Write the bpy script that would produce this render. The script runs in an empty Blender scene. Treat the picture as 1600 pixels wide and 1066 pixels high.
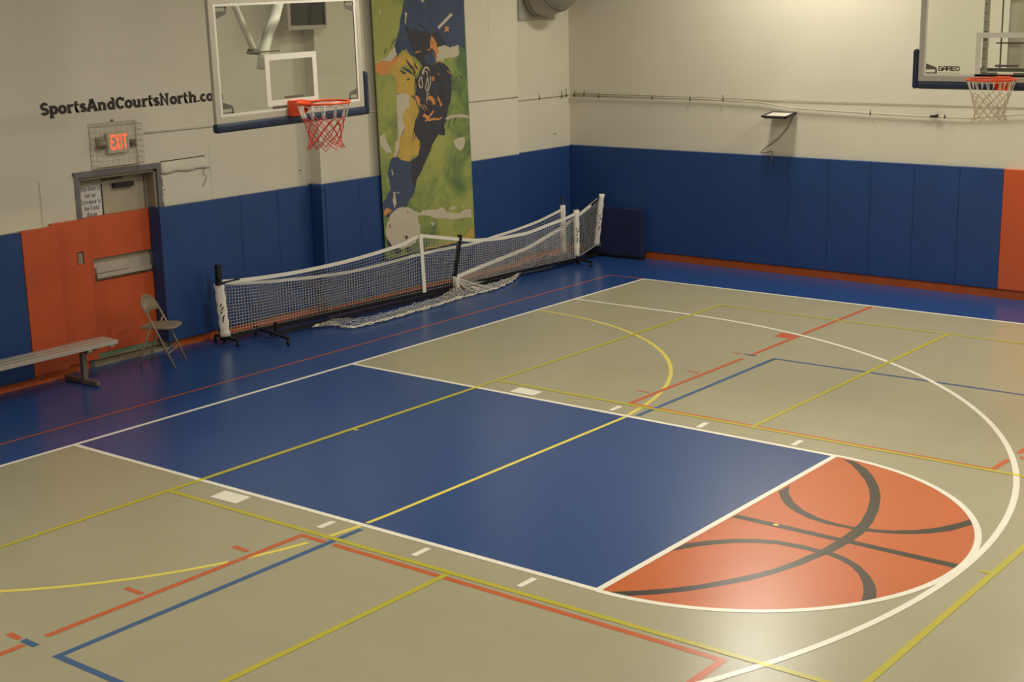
import bpy, bmesh, math, random
from mathutils import Vector, Matrix
random.seed(7)
PI = math.pi
S = bpy.context.scene
COL = S.collection

# ------------------------------------------------------------------ camera
cam_d = bpy.data.cameras.new('camera'); cam = bpy.data.objects.new('camera', cam_d); COL.objects.link(cam)
YAW, PIT, ROL, FPX = 0.67092, 0.23124, -0.02091, 2263.1
fw = Vector((-math.sin(YAW)*math.cos(PIT), math.cos(YAW)*math.cos(PIT), -math.sin(PIT)))
r0 = Vector((math.cos(YAW), math.sin(YAW), 0)); u0 = r0.cross(fw)
r2 = r0*math.cos(ROL) + u0*math.sin(ROL); u2 = r2.cross(fw)
cam.matrix_world = Matrix.Translation((10.976, -9.208, 3.861)) @ Matrix((r2, u2, -fw)).transposed().to_4x4()
cam_d.sensor_width = 36.0; cam_d.lens = FPX/1600*36.0
S.camera = cam
S.view_settings.view_transform = 'Standard'; S.view_settings.look = 'None'
S.view_settings.gamma = 1.0; S.view_settings.exposure = 0.0; S.view_settings.use_curve_mapping = False

# ------------------------------------------------------------------ world
w = bpy.data.worlds.new('world'); S.world = w; w.use_nodes = True
w.node_tree.nodes['Background'].inputs[0].default_value = (1.0, 0.93, 0.8, 1)
w.node_tree.nodes['Background'].inputs[1].default_value = 0.0
LAMP_COL = (1.0, 0.95, 0.835)
LAMP_W = 136.0
LAMPS = [(1.8, 7.7), (6.6, 7.0), (12.0, 7.0), (3.0, 0.8), (6.6, 0.8), (12.0, 0.6), (1.2, -6.0), (6.6, -6.0), (12.0, -6.0), (6.6, -12.5), (12.0, -12.5)]
CEIL = 7.0; LZ = 5.75     # lamps hang below the ceiling

# ------------------------------------------------------------------ materials
def mat(name, col, rough=0.6, noise=0.0, nscale=8.0, bump=0.0, bscale=60.0, metal=0.0, spec=0.5, coat=0.0, coat_r=0.15, emit=None, es=0.0, alpha=1.0):
    m = bpy.data.materials.new(name); m.use_nodes = True
    nt = m.node_tree; b = nt.nodes['Principled BSDF']
    b.inputs['Roughness'].default_value = rough; b.inputs['Metallic'].default_value = metal
    b.inputs['Specular IOR Level'].default_value = spec
    b.inputs['Coat Weight'].default_value = coat; b.inputs['Coat Roughness'].default_value = coat_r
    tc = nt.nodes.new('ShaderNodeTexCoord')
    n = nt.nodes.new('ShaderNodeTexNoise'); n.inputs['Scale'].default_value = nscale; n.inputs['Detail'].default_value = 6
    nt.links.new(tc.outputs['Object'], n.inputs['Vector'])
    r = nt.nodes.new('ShaderNodeValToRGB')
    lo = [max(0, c*(1-noise)) for c in col]; hi = [min(1, c*(1+noise)) for c in col]
    r.color_ramp.elements[0].color = (*lo, 1); r.color_ramp.elements[1].color = (*hi, 1)
    r.color_ramp.elements[0].position = 0.3; r.color_ramp.elements[1].position = 0.7
    nt.links.new(n.outputs['Fac'], r.inputs['Fac']); nt.links.new(r.outputs['Color'], b.inputs['Base Color'])
    if bump:
        n2 = nt.nodes.new('ShaderNodeTexNoise'); n2.inputs['Scale'].default_value = bscale; n2.inputs['Detail'].default_value = 3
        nt.links.new(tc.outputs['Object'], n2.inputs['Vector'])
        bp = nt.nodes.new('ShaderNodeBump'); bp.inputs['Strength'].default_value = bump; bp.inputs['Distance'].default_value = 0.01
        nt.links.new(n2.outputs['Fac'], bp.inputs['Height']); nt.links.new(bp.outputs['Normal'], b.inputs['Normal'])
    if emit:
        b.inputs['Emission Color'].default_value = (*emit, 1); b.inputs['Emission Strength'].default_value = es
    return m
def srgb(r, g, b):
    f = lambda c: (c/255/12.92) if c/255 <= 0.04045 else ((c/255+0.055)/1.055)**2.4
    return (f(r), f(g), f(b))
FR = 0.275
def fmat(name, col, rough=FR, noise=0.03): return mat(name, col, rough, noise, 2.5, bump=0.0, spec=0.65)
M = {
 'floor_blue': fmat('court_paint_blue', srgb(36, 72, 130)),
 'key_blue': fmat('court_paint_key_blue', srgb(44, 76, 130)),
 'floor_beige': fmat('court_paint_beige', srgb(174, 166, 134)),
 'floor_orange': fmat('court_paint_orange', srgb(206, 102, 46)),
 'floor_brown': fmat('court_paint_brown', srgb(58, 50, 40)),
 'line_white': fmat('line_white', srgb(252, 245, 225)),
 'line_yellow': fmat('line_yellow', srgb(196, 184, 60)),
 'line_yellow_b': fmat('line_yellow_bright', srgb(242, 222, 98)),
 'line_yellow_c': fmat('line_yellow_clear', srgb(238, 222, 50)),
 'line_orange': fmat('line_orange', srgb(206, 100, 52)),
 'line_blue': fmat('line_blue', srgb(62, 98, 140)),
 'wall': mat('wall_painted_block', srgb(216, 208, 186), 0.75, 0.025, 1.2, 0.12, 9.0),
 'ceiling': mat('ceiling_deck', srgb(120, 116, 106), 0.9, 0.05, 1.0),
 'pad_blue': mat('vinyl_blue', srgb(32, 65, 118), 0.5, 0.05, 3.0, 0.10, 40.0),
 'pad_orange': mat('vinyl_orange', srgb(205, 88, 42), 0.5, 0.04, 3.0, 0.10, 40.0),
 'base_orange': mat('base_paint_orange', srgb(206, 96, 34), 0.55, 0.08, 6.0),
 'white_metal': mat('white_powder_coat', srgb(174, 166, 148), 0.45, 0.03),
 'galv': mat('galvanised_sheet', srgb(172, 168, 152), 0.5, 0.10, 4.0, 0.05, 6.0, metal=0.2),
 'steel': mat('steel_grey', srgb(120, 112, 98), 0.45, 0.12, 10, metal=0.4),
 'alu': mat('aluminium', srgb(196, 184, 168), 0.4, 0.05, 10, metal=0.3),
 'black': mat('black_paint', srgb(26, 24, 26), 0.45, 0.1),
 'dark': mat('dark_recess', srgb(34, 32, 28), 0.6, 0.1),
 'navy_foam': mat('navy_edge_padding', srgb(24, 38, 62), 0.5, 0.06, 10, 0.1, 80),
 'navy_cloth': mat('navy_cloth', srgb(26, 33, 74), 0.7, 0.15, 5, 0.2, 30),
 'rim_orange': mat('rim_orange', srgb(238, 82, 30), 0.4, 0.03),
 'net_red': mat('net_red', srgb(196, 44, 44), 0.7, 0.05),
 'net_white': mat('net_white', srgb(222, 214, 196), 0.7, 0.05),
 'net_tan': mat('net_tan', srgb(198, 180, 146), 0.7, 0.08),
 'net_grey': mat('net_cord', srgb(196, 190, 178), 0.75, 0.05),
 'tape': mat('net_tape_white', srgb(236, 228, 210), 0.65, 0.05, 14),
 'chair': mat('chair_beige_enamel', srgb(150, 134, 108), 0.4, 0.05),
 'door': mat('door_paint', srgb(176, 164, 138), 0.5, 0.05),
 'frame': mat('door_frame_grey', srgb(112, 108, 108), 0.5, 0.14, 9),
 'jamb': mat('door_jamb_beige', srgb(150, 138, 116), 0.5, 0.08, 9),
 'green': mat('green_paint', srgb(112, 148, 116), 0.6, 0.15, 9),
 'paper': mat('paper', srgb(216, 210, 204), 0.8, 0.02),
 'ink': mat('ink_black', srgb(40, 34, 34), 0.6, 0.03),
 'letters': mat('lettering_black', srgb(44, 36, 36), 0.6, 0.03),
 'wire': mat('cage_wire', srgb(178, 167, 142), 0.5, 0.05),
 'exit_red': mat('exit_red', srgb(255, 60, 34), 0.5, emit=(1.0, 0.10, 0.04), es=1.6),
 'sign_box': mat('sign_housing', srgb(196, 184, 158), 0.5, 0.04),
 'pole_white': mat('pole_white', srgb(240, 234, 220), 0.3, 0.02),
 'glass_board_mark': mat('board_white_paint', srgb(212, 206, 190), 0.5, 0.02),
 'mark_grey': mat('board_mark_grey', srgb(92, 88, 78), 0.5, 0.05),
 'cable': mat('cable_grey', srgb(120, 110, 90), 0.6, 0.05),
 'b_navy': mat('banner_navy', srgb(66, 78, 100), 0.8, 0.08, 6),
 'b_dark': mat('banner_charcoal', srgb(60, 60, 66), 0.8, 0.12, 9),
 'b_yellow': mat('banner_yellow', srgb(196, 160, 76), 0.8, 0.10, 6),
 'b_orange': mat('banner_orange', srgb(208, 140, 78), 0.8, 0.10, 8),
 'b_cream': mat('banner_cream', srgb(196, 184, 160), 0.8, 0.04, 6),
 'lens': mat('lamp_lens', (0.9, 0.85, 0.75), 0.4, emit=LAMP_COL, es=2.0),
 'lamp_body': mat('lamp_body', srgb(190, 186, 176), 0.5, 0.03),
}
def green_banner():
    m = mat('banner_green', (0.1, 0.2, 0.05), 0.8, 0, 1)
    nt = m.node_tree; r = [n for n in nt.nodes if n.type == 'VALTORGB'][0]; n = [n for n in nt.nodes if n.type == 'TEX_NOISE'][0]
    n.inputs['Scale'].default_value = 1.3; n.inputs['Detail'].default_value = 8; n.inputs['Roughness'].default_value = 0.62; n.inputs['Distortion'].default_value = 0.4
    e = r.color_ramp.elements; e[0].position = 0.40; e[1].position = 0.58
    e[0].color = (*srgb(92, 112, 72), 1); e[1].color = (*srgb(160, 164, 86), 1)
    x = e.new(0.48); x.color = (*srgb(128, 142, 76), 1)
    return m
M['b_green'] = green_banner()
def glass_mat():
    # thin sheet glass: clear transmission with a fresnel-weighted surface reflection
    m = bpy.data.materials.new('backboard_glass'); m.use_nodes = True; nt = m.node_tree; nt.nodes.clear()
    out = nt.nodes.new('ShaderNodeOutputMaterial'); mx = nt.nodes.new('ShaderNodeMixShader'); tr = nt.nodes.new('ShaderNodeBsdfTransparent'); gl = nt.nodes.new('ShaderNodeBsdfGlossy'); fr = nt.nodes.new('ShaderNodeLayerWeight'); pw = nt.nodes.new('ShaderNodeMath'); pw.operation = 'POWER'; pw.inputs[1].default_value = 4.0; ad = nt.nodes.new('ShaderNodeMath'); ad.operation = 'MULTIPLY_ADD'; ad.inputs[1].default_value = 0.7; ad.inputs[2].default_value = 0.025
    tr.inputs['Color'].default_value = (0.95, 0.968, 0.935, 1); gl.inputs['Roughness'].default_value = 0.03; fr.inputs['Blend'].default_value = 0.5
    nt.links.new(fr.outputs['Facing'], pw.inputs[0]); nt.links.new(pw.outputs[0], ad.inputs[0])
    nt.links.new(ad.outputs[0], mx.inputs[0]); nt.links.new(tr.outputs[0], mx.inputs[1]); nt.links.new(gl.outputs[0], mx.inputs[2]); nt.links.new(mx.outputs[0], out.inputs[0])
    return m
M['glass'] = glass_mat()

# ------------------------------------------------------------------ mesh helpers
LOCAL = set()      # roots whose parts are authored in the root's own frame
class MB:
    def __init__(s): s.v = []; s.f = []; s.m = []; s.sm = []
    def add(s, vs, fs, mi=0, smooth=False):
        o = len(s.v); s.v += [tuple(v) for v in vs]; s.f += [tuple(i+o for i in f) for f in fs]
        s.m += [mi]*len(fs); s.sm += [smooth]*len(fs); return s
    def box(s, c0, c1, mi=0):
        x0, y0, z0 = [min(a, b) for a, b in zip(c0, c1)]; x1, y1, z1 = [max(a, b) for a, b in zip(c0, c1)]
        vs = [(x0,y0,z0),(x1,y0,z0),(x1,y1,z0),(x0,y1,z0),(x0,y0,z1),(x1,y0,z1),(x1,y1,z1),(x0,y1,z1)]
        return s.add(vs, [(0,3,2,1),(4,5,6,7),(0,1,5,4),(1,2,6,5),(2,3,7,6),(3,0,4,7)], mi)
    def beam(s, p, q, w, h, up=(0,0,1), mi=0):
        p = Vector(p); q = Vector(q); d = (q-p).normalized(); u = Vector(up)
        if abs(d.dot(u)) > .98: u = Vector((1,0,0))
        a = d.cross(u).normalized(); b = a.cross(d).normalized(); vs = []
        for e in (p, q):
            for sa, sb in ((-1,-1),(1,-1),(1,1),(-1,1)): vs.append(e + a*sa*w/2 + b*sb*h/2)
        return s.add(vs, [(0,1,2,3),(7,6,5,4),(0,4,5,1),(1,5,6,2),(2,6,7,3),(3,7,4,0)], mi)
    def tube(s, pts, r, n=8, mi=0, closed=False, smooth=True):
        pts = [Vector(p) for p in pts]; N = len(pts); R = r if isinstance(r, (list, tuple)) else [r]*N
        vs = []; prev = None
        for i in range(N):
            if closed: d = pts[(i+1) % N] - pts[i-1]
            else: d = pts[min(i+1, N-1)] - pts[max(i-1, 0)]
            d.normalize()
            if prev is None:
                a = d.cross(Vector((0,0,1)))
                if a.length < .05: a = d.cross(Vector((1,0,0)))
            else: a = prev - d*prev.dot(d)
            a.normalize(); prev = a; b = d.cross(a)
            for k in range(n):
                t = 2*PI*k/n; vs.append(pts[i] + (a*math.cos(t) + b*math.sin(t))*R[i])
        fs = []
        for i in range(N if closed else N-1):
            j = (i+1) % N
            for k in range(n): fs.append((i*n+k, i*n+(k+1) % n, j*n+(k+1) % n, j*n+k))
        if not closed: fs += [tuple(range(n))[::-1], tuple((N-1)*n+k for k in range(n))]
        return s.add(vs, fs, mi, smooth)
    def poly(s, pts, mi=0): return s.add(pts, [tuple(range(len(pts)))], mi)
    def prism(s, pts, off, mi=0):
        off = Vector(off); a = [Vector(p) for p in pts]; n = len(a)
        return s.add(a + [p+off for p in a], [tuple(range(n))[::-1], tuple(range(n, 2*n))] + [(i, (i+1) % n, n+(i+1) % n, n+i) for i in range(n)], mi)
    def strip(s, A, B, mi=0, smooth=False):
        n = len(A); return s.add(list(A)+list(B), [(i, i+1, n+i+1, n+i) for i in range(n-1)], mi, smooth)
    def build(s, name, mats, parent=None, bevel=0, solid=0, fix=True):
        me = bpy.data.meshes.new(name)
        me.from_pydata(s.v, [], s.f); me.validate(clean_customdata=False)
        if not isinstance(mats, (list, tuple)): mats = [mats]
        for m in mats: me.materials.append(m)
        if len(me.polygons) == len(s.f):
            me.polygons.foreach_set('material_index', s.m); me.polygons.foreach_set('use_smooth', s.sm)
        if fix:
            bm = bmesh.new(); bm.from_mesh(me); bmesh.ops.recalc_face_normals(bm, faces=bm.faces); bm.to_mesh(me); bm.free()
        o = bpy.data.objects.new(name, me); COL.objects.link(o)
        if parent:
            o.parent = parent
            root = parent if parent.parent is None else parent.parent
            if parent.type == 'EMPTY' and parent.name not in LOCAL: o.matrix_parent_inverse = Matrix.Translation(-parent.location)
        if bevel:
            b = o.modifiers.new('bevel', 'BEVEL'); b.width = bevel; b.segments = 3; b.limit_method = 'ANGLE'
        return o
def tag(o, label=None, cat=None, group=None, kind=None):
    if label: o['label'] = label
    if cat: o['category'] = cat
    if group: o['group'] = group
    if kind: o['kind'] = kind
    return o
def empty(name, loc, label, cat, group=None, rz=0):
    o = bpy.data.objects.new(name, None); COL.objects.link(o); o.location = loc; o.rotation_euler = (0, 0, rz); o.empty_display_size = .1
    return tag(o, label, cat, group)
def struct(o): o['kind'] = 'structure'; return o
def arc(cx, cy, rx, ry, a0, a1, n=12):
    return [(cx+rx*math.cos(math.radians(a0+(a1-a0)*i/n)), cy+ry*math.sin(math.radians(a0+(a1-a0)*i/n))) for i in range(n+1)]

# ------------------------------------------------------------------ stroke lettering
# every glyph: (advance, [strokes], [serif bars x0,x1,y]) in units of the cap height
XH = 0.70
def GL():
    h = .09; g = {}
    bx = lambda x: arc(x, XH/2, .19, XH/2-.08, 0, 360, 20)
    g['S'] = (.66, [arc(.32, .70, .20, .22, 20, 270, 14)+arc(.32, .27, .22, .20, 90, -160, 14)], [])
    g['p'] = (.70, [[(.16, XH-.06), (.16, -.24)], arc(.36, XH/2, .20, XH/2-.08, 0, 360, 20)], [(.02, .22, XH-.05), (.02, .34, -.25)])
    g['o'] = (.64, [arc(.32, XH/2, .22, XH/2-.08, 0, 360, 20)], [])
    g['r'] = (.56, [[(.18, 0), (.18, XH-.05)], arc(.40, XH-.26, .21, .18, 165, 50, 8)], [(.04, .20, XH-.05), (.04, .36, .05)])
    g['t'] = (.46, [[(.20, .95), (.20, .18)]+arc(.32, .20, .12, .12, 180, 300, 8)], [(.04, .42, XH-.05)])
    g['s'] = (.54, [arc(.27, .50, .15, .13, 20, 270, 12)+arc(.27, .22, .16, .14, 90, -160, 12)], [])
    g['A'] = (.86, [[(.12, .05), (.40, .93), (.48, .93), (.74, .05)], [(.22, .32), (.62, .32)]], [(.0, .30, .05), (.56, .86, .05), (.24, .46, .95)])
    g['n'] = (.76, [[(.18, 0), (.18, XH-.05)], arc(.38, XH-.27, .19, .19, 170, 0, 10)+[(.57, 0)]], [(.04, .20, XH-.05), (.04, .33, .05), (.44, .72, .05)])
    g['d'] = (.72, [[(.54, .95), (.54, .0)], arc(.34, XH/2, .20, XH/2-.08, 0, 360, 20)], [(.38, .56, .95), (.54, .68, .05)])
    g['C'] = (.76, [arc(.40, .50, .28, .41, 45, 318, 22), [(.62, .94), (.62, .66)]], [])
    g['u'] = (.76, [[(.18, XH-.05), (.18, .27)]+arc(.37, .27, .19, .19, 180, 350, 10), [(.57, XH-.05), (.57, 0)]], [(.02, .20, XH-.05), (.42, .58, XH-.05), (.57, .72, .05)])
    g['N'] = (.90, [[(.18, 0), (.18, .95), (.66, .06), (.66, .98)]], [(.02, .34, .05), (.02, .24, .95), (.50, .84, .95)])
    g['h'] = (.76, [[(.18, 0), (.18, .95)], arc(.38, XH-.27, .19, .19, 170, 0, 10)+[(.57, 0)]], [(.04, .20, .95), (.04, .33, .05), (.44, .72, .05)])
    g['.'] = (.30, [[(.14, .02), (.14, .16)]], [])
    g['c'] = (.58, [arc(.31, XH/2, .20, XH/2-.08, 50, 320, 16)], [])
    g['m'] = (.92, [[(.16, 0), (.16, XH-.05)], arc(.31, XH-.23, .14, .15, 170, 0, 10)+[(.45, 0)], arc(.60, XH-.23, .14, .15, 170, 0, 10)+[(.74, 0)]], [(.03, .18, XH-.05), (.03, .27, .05), (.36, .54, .05), (.66, .84, .05)])
    g['T'] = (.74, [[(.37, 0), (.37, .95)], [(.06, .92), (.68, .92)]], [(.22, .52, .05), (.02, .10, .80), (.64, .72, .80)])
    g['D'] = (.84, [[(.20, .0), (.20, 1.0)], [(.2, .93)]+arc(.38, .50, .32, .43, 90, -90, 14)+[(.2, .07)]], [(.02, .22, .05), (.02, .22, .95)])
    g['i'] = (.38, [[(.19, 0), (.19, XH-.05)], [(.17, .86), (.17, .98)]], [(.05, .2, XH-.05), (.04, .34, .05)])
    g['l'] = (.38, [[(.19, 0), (.19, .95)]], [(.05, .2, .95), (.04, .34, .05)])
    g['E'] = (.76, [[(.20, 0), (.20, 1)], [(.2, .93), (.66, .93)], [(.2, .5), (.52, .5)], [(.2, .07), (.66, .07)]], [(.02, .2, .05), (.02, .2, .95)])
    g['F'] = (.74, [[(.20, 0), (.20, 1)], [(.2, .93), (.66, .93)], [(.2, .5), (.52, .5)]], [(.02, .36, .05), (.02, .2, .95)])
    g['H'] = (.90, [[(.20, 0), (.20, 1)], [(.68, 0), (.68, 1)], [(.2, .5), (.68, .5)]], [(.04, .36, .05), (.04, .36, .95), (.52, .84, .05), (.52, .84, .95)])
    g['a'] = (.64, [arc(.30, .48, .18, .15, 150, 0, 8)+[(.48, .05), (.6, .05)], arc(.28, .22, .16, .14, 0, 360, 14)], [])
    g['e'] = (.60, [[(.12, .36), (.5, .36)]+arc(.31, XH/2, .20, XH/2-.08, 5, 310, 18)], [])
    # plain wide capitals for the maker's mark and the exit sign
    g['G2'] = (1.15, [[(1.0, .9), (.2, .9), (.1, .75), (.1, .25), (.2, .1), (1.0, .1), (1.0, .5), (.6, .5)]], [])
    g['A2'] = (1.15, [[(.1, 0), (.1, .6), (.4, .9), (1.0, .9), (1.0, 0)], [(.1, .4), (1.0, .4)]], [])
    g['R2'] = (1.15, [[(.1, 0), (.1, .9), (.95, .9), (.95, .45), (.1, .45)], [(.6, .45), (1.0, 0)]], [])
    g['E2'] = (1.15, [[(1.0, .9), (.1, .9), (.1, .1), (1.0, .1)], [(.1, .5), (.9, .5)]], [])
    g['D2'] = (1.15, [[(.1, .1), (.1, .9), (.8, .9), (1.0, .7), (1.0, .3), (.8, .1), (.1, .1)]], [])
    g['X3'] = (.72, [[(.08, 0), (.62, 1)], [(.62, 0), (.08, 1)]], [])
    g['E3'] = (.66, [[(.58, .92), (.12, .92), (.12, .08), (.58, .08)], [(.12, .5), (.5, .5)]], [])
    g['I3'] = (.36, [[(.18, 0), (.18, 1)]], [])
    g['T3'] = (.66, [[(.33, 0), (.33, 1)], [(.04, .92), (.62, .92)]], [])
    return g
GLY = GL()
def text_mb(mb, glyphs, origin, right, up, size, sw=.17, sb=.11, sx=1.0, mi=0, lift=0.0004):
    origin = Vector(origin); right = Vector(right).normalized(); up = Vector(up).normalized(); nrm = right.cross(up)
    x = 0; k = 0
    P = lambda px, py, kk=0: origin + right*(x+px)*size*sx + up*py*size + nrm*lift*(kk % 7)*.15
    for gch in glyphs:
        if gch == ' ': x += .36; continue
        adv, strokes, bars = GLY[gch]
        for st in strokes:
            L = []; R = []; n = len(st)
            for i in range(n):
                a = Vector(st[max(i-1, 0)]); c = Vector(st[min(i+1, n-1)]); b = Vector(st[i])
                d1 = (b-a); d2 = (c-b)
                if d1.length < 1e-6: d1 = d2
                if d2.length < 1e-6: d2 = d1
                d1 = d1.normalized(); d2 = d2.normalized(); t = (d1+d2)
                t = t.normalized() if t.length > 1e-3 else d2
                nn = Vector((-t.y, t.x)); sc = sw/2/max(.45, nn.dot(Vector((-d2.y, d2.x))))
                L.append(P(*(b+nn*sc), k)); R.append(P(*(b-nn*sc), k))
            mb.strip(L, R, mi); k += 1
        for (x0, x1, y) in bars:
            mb.poly([P(x0, y-sb/2, k), P(x1, y-sb/2, k), P(x1, y+sb/2, k), P(x0, y+sb/2, k)], mi); k += 1
        x += adv
    return x*size*sx
def text_len(glyphs): return sum(.36 if g == ' ' else GLY[g][0] for g in glyphs)

# ================================================================== FLOOR
floor = MB()
FM = ['floor_blue','floor_beige','key_blue','floor_orange','floor_brown','line_blue','line_orange','line_white','line_yellow','line_yellow_b','line_yellow_c']
FI = {n: i for i, n in enumerate(FM)}
def fz(lay): return lay*0.0003 + (len(floor.f) % 10)*0.000005
def fpoly(pts, m, lay): z = fz(lay); floor.poly([(x, y, z) for x, y in pts], FI[m])
def fline(p, q, wd, m, lay):
    p = Vector(p); q = Vector(q); d = (q-p).normalized(); n = Vector((-d.y, d.x))*wd/2
    fpoly([p-n, q-n, q+n, p+n], m, lay)
def interp2(P, n):
    P = [Vector(p) for p in P]; L = [0]
    for a, b in zip(P[:-1], P[1:]): L.append(L[-1]+(b-a).length)
    out = []
    for i in range(n+1):
        s = L[-1]*i/n; k = 0
        while k < len(P)-2 and L[k+1] < s: k += 1
        q = P[k].lerp(P[k+1], (s-L[k])/(L[k+1]-L[k])); out.append((q.x, q.y))
    return out
def fcurve(pts, wd, m, lay):
    P = [Vector(p) for p in pts]; L = []; R = []; z = fz(lay)
    for i in range(len(P)):
        t = (P[min(i+1, len(P)-1)] - P[max(i-1, 0)]).normalized(); n = Vector((-t.y, t.x))*wd/2
        L.append((*(P[i]+n), z)); R.append((*(P[i]-n), z))
    floor.strip(L, R, FI[m])
floor.poly([(-2.6,-16.2,0),(22.2,-16.2,0),(22.2,9.3,0),(-2.6,9.3,0)], FI['floor_blue'])
fpoly([(-.01,-7.64),(20,-7.64),(20,7.645),(-.01,7.645)], 'floor_beige', 1)
fpoly([(-.01,-1.80),(5.765,-1.78),(5.765,1.78),(-.01,1.80)], 'key_blue', 2)
semi = [(5.765+1.81*math.cos(math.radians(a)), 1.79*math.sin(math.radians(a))) for a in range(-90, 91, 3)]
fpoly(semi, 'floor_orange', 2)
# the painted basketball seams in the half circle
fpoly([(5.971,-1.753),(6.126,-1.609),(6.264,-1.445),(6.388,-1.256),(6.508,-1.051),(6.587,-0.856)] + [(6.625,-0.73),(6.67,-0.576),(6.691,-0.447),(6.719,-0.327),(6.738,-0.238),(6.753,-0.035),(6.754,0.205),(6.712,0.464),(6.628,0.75),(6.516,1.035),(6.405,1.242),(6.257,1.46),(6.134,1.605),(5.972,1.731),(5.86,1.735),(5.979,1.64),(6.115,1.489),(6.247,1.328),(6.367,1.144),(6.479,0.916),(6.568,0.664),(6.634,0.409),(6.656,0.196),(6.656,-0.044),(6.647,-0.283),(6.61,-0.46),(6.593,-0.572)] + [(6.55,-0.74),(6.488,-0.902),(6.387,-1.102),(6.268,-1.307),(6.134,-1.481),(5.978,-1.638),(5.836,-1.766)], 'floor_brown', 3)
fpoly([(5.805,0.035),(6.277,0.034)] + [(6.646,0.028),(6.744,0.037),(7.116,0.036),(7.558,0.038),(7.556,-0.046),(7.15,-0.041),(6.76,-0.037),(6.63,-0.043)] + [(6.316,-0.042),(6.097,-0.043),(5.793,-0.043)], 'floor_brown', 3.4)
fpoly([(5.799,-0.707),(5.903,-0.562),(6.03,-0.433),(6.176,-0.334),(6.304,-0.279)] + [(6.383,-0.268),(6.503,-0.25),(6.611,-0.263),(6.671,-0.255),(6.749,-0.261),(6.866,-0.298),(7.003,-0.383),(7.131,-0.506),(7.233,-0.639),(7.285,-0.736),(7.335,-0.863),(7.273,-0.962),(7.244,-0.863),(7.204,-0.76),(7.139,-0.638),(7.057,-0.523),(6.949,-0.422),(6.833,-0.358),(6.731,-0.326),(6.645,-0.33),(6.53,-0.328),(6.419,-0.337)] + [(6.339,-0.345),(6.213,-0.403),(6.07,-0.503),(5.949,-0.64),(5.875,-0.743),(5.792,-0.894)], 'floor_brown', 3.6)
fpoly([(5.806,0.682),(5.917,0.526)] + [(6.027,0.41),(6.133,0.338),(6.279,0.266),(6.443,0.233),(6.585,0.237),(6.647,0.243),(6.743,0.257),(6.875,0.302),(7.008,0.371),(7.128,0.467),(7.243,0.609),(7.34,0.862),(7.28,0.955),(7.227,0.804),(7.146,0.635),(7.04,0.499),(6.929,0.408),(6.806,0.343),(6.736,0.327),(6.636,0.293),(6.494,0.29),(6.331,0.324),(6.167,0.406),(6.021,0.528),(5.89,0.693),(5.811,0.854)], 'floor_brown', 3.8)
# blue and orange lines
B = [[(3.661,-1.842)][0], [(3.659,-4.525)][0], [(4.264,-4.515)][0]]
fline((3.655,-1.86),(3.657,-4.55), .05, 'line_blue', 5); fline((3.63,-4.53),(12,-4.50), .05, 'line_blue', 5)
fline((3.692,1.86),(3.705,4.565), .05, 'line_blue', 5); fline((3.68,4.542),(12,4.65), .045, 'line_blue', 5)
fline((3.392,2.165),(3.412,4.37), .05, 'line_orange', 4.5); fline((3.414,4.50),(3.43,7.62), .05, 'line_orange', 4.5)
fline((3.376,-2.20),(3.345,-4.40), .05, 'line_orange', 5.5); fline((3.343,-4.56),(3.29,-7.6), .05, 'line_orange', 5.5)
fline((3.37,2.178),(7.0,2.178), .045, 'line_orange', 4.5)
fline((3.352,-2.208),(3.62,-2.209), .05, 'line_orange', 4.5); fline((3.71,-2.209),(6.99,-2.212), .05, 'line_orange', 4.5)
fline((6.975,-2.2),(6.955,-7.6), .055, 'line_orange', 4.5); fline((6.985,2.165),(7.0,2.50), .05, 'line_orange', 4.5); fline((7.01,2.72),(7.04,7.62), .05, 'line_orange', 4.5)
for t in ([(3.125,-2.685),(3.129,-2.635),(3.297,-2.645),(3.294,-2.689)], [(3.118,-3.637),(3.121,-3.59),(3.298,-3.593),(3.293,-3.636)], [(3.113,-4.543),(3.113,-4.493),(3.246,-4.5),(3.242,-4.543)],
          [(3.156,2.618),(3.182,2.596),(3.339,2.603),(3.328,2.634)], [(3.165,3.587),(3.191,3.561),(3.349,3.551),(3.335,3.59)], [(3.165,4.55),(3.193,4.528),(3.293,4.52),(3.287,4.556)],
          [(3.194,5.482),(3.177,5.704),(3.383,5.683),(3.382,5.49)], [(7.049,2.644),(7.07,2.584),(7.108,2.568),(7.117,2.637)]):
    fpoly(t, 'line_orange', 4.7)
fpoly([(3.277,-4.547),(3.273,-4.495),(3.418,-4.497),(3.42,-4.547)], 'line_blue', 6)
fpoly([(3.305,4.561),(3.338,4.53),(3.48,4.531),(3.475,4.568)], 'line_blue', 6)
fline((-.60,-6.0),(-.578,7.67), .03, 'line_orange', 5); fline((-.578,7.655),(-.03,7.655), .03, 'line_orange', 5)
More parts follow.
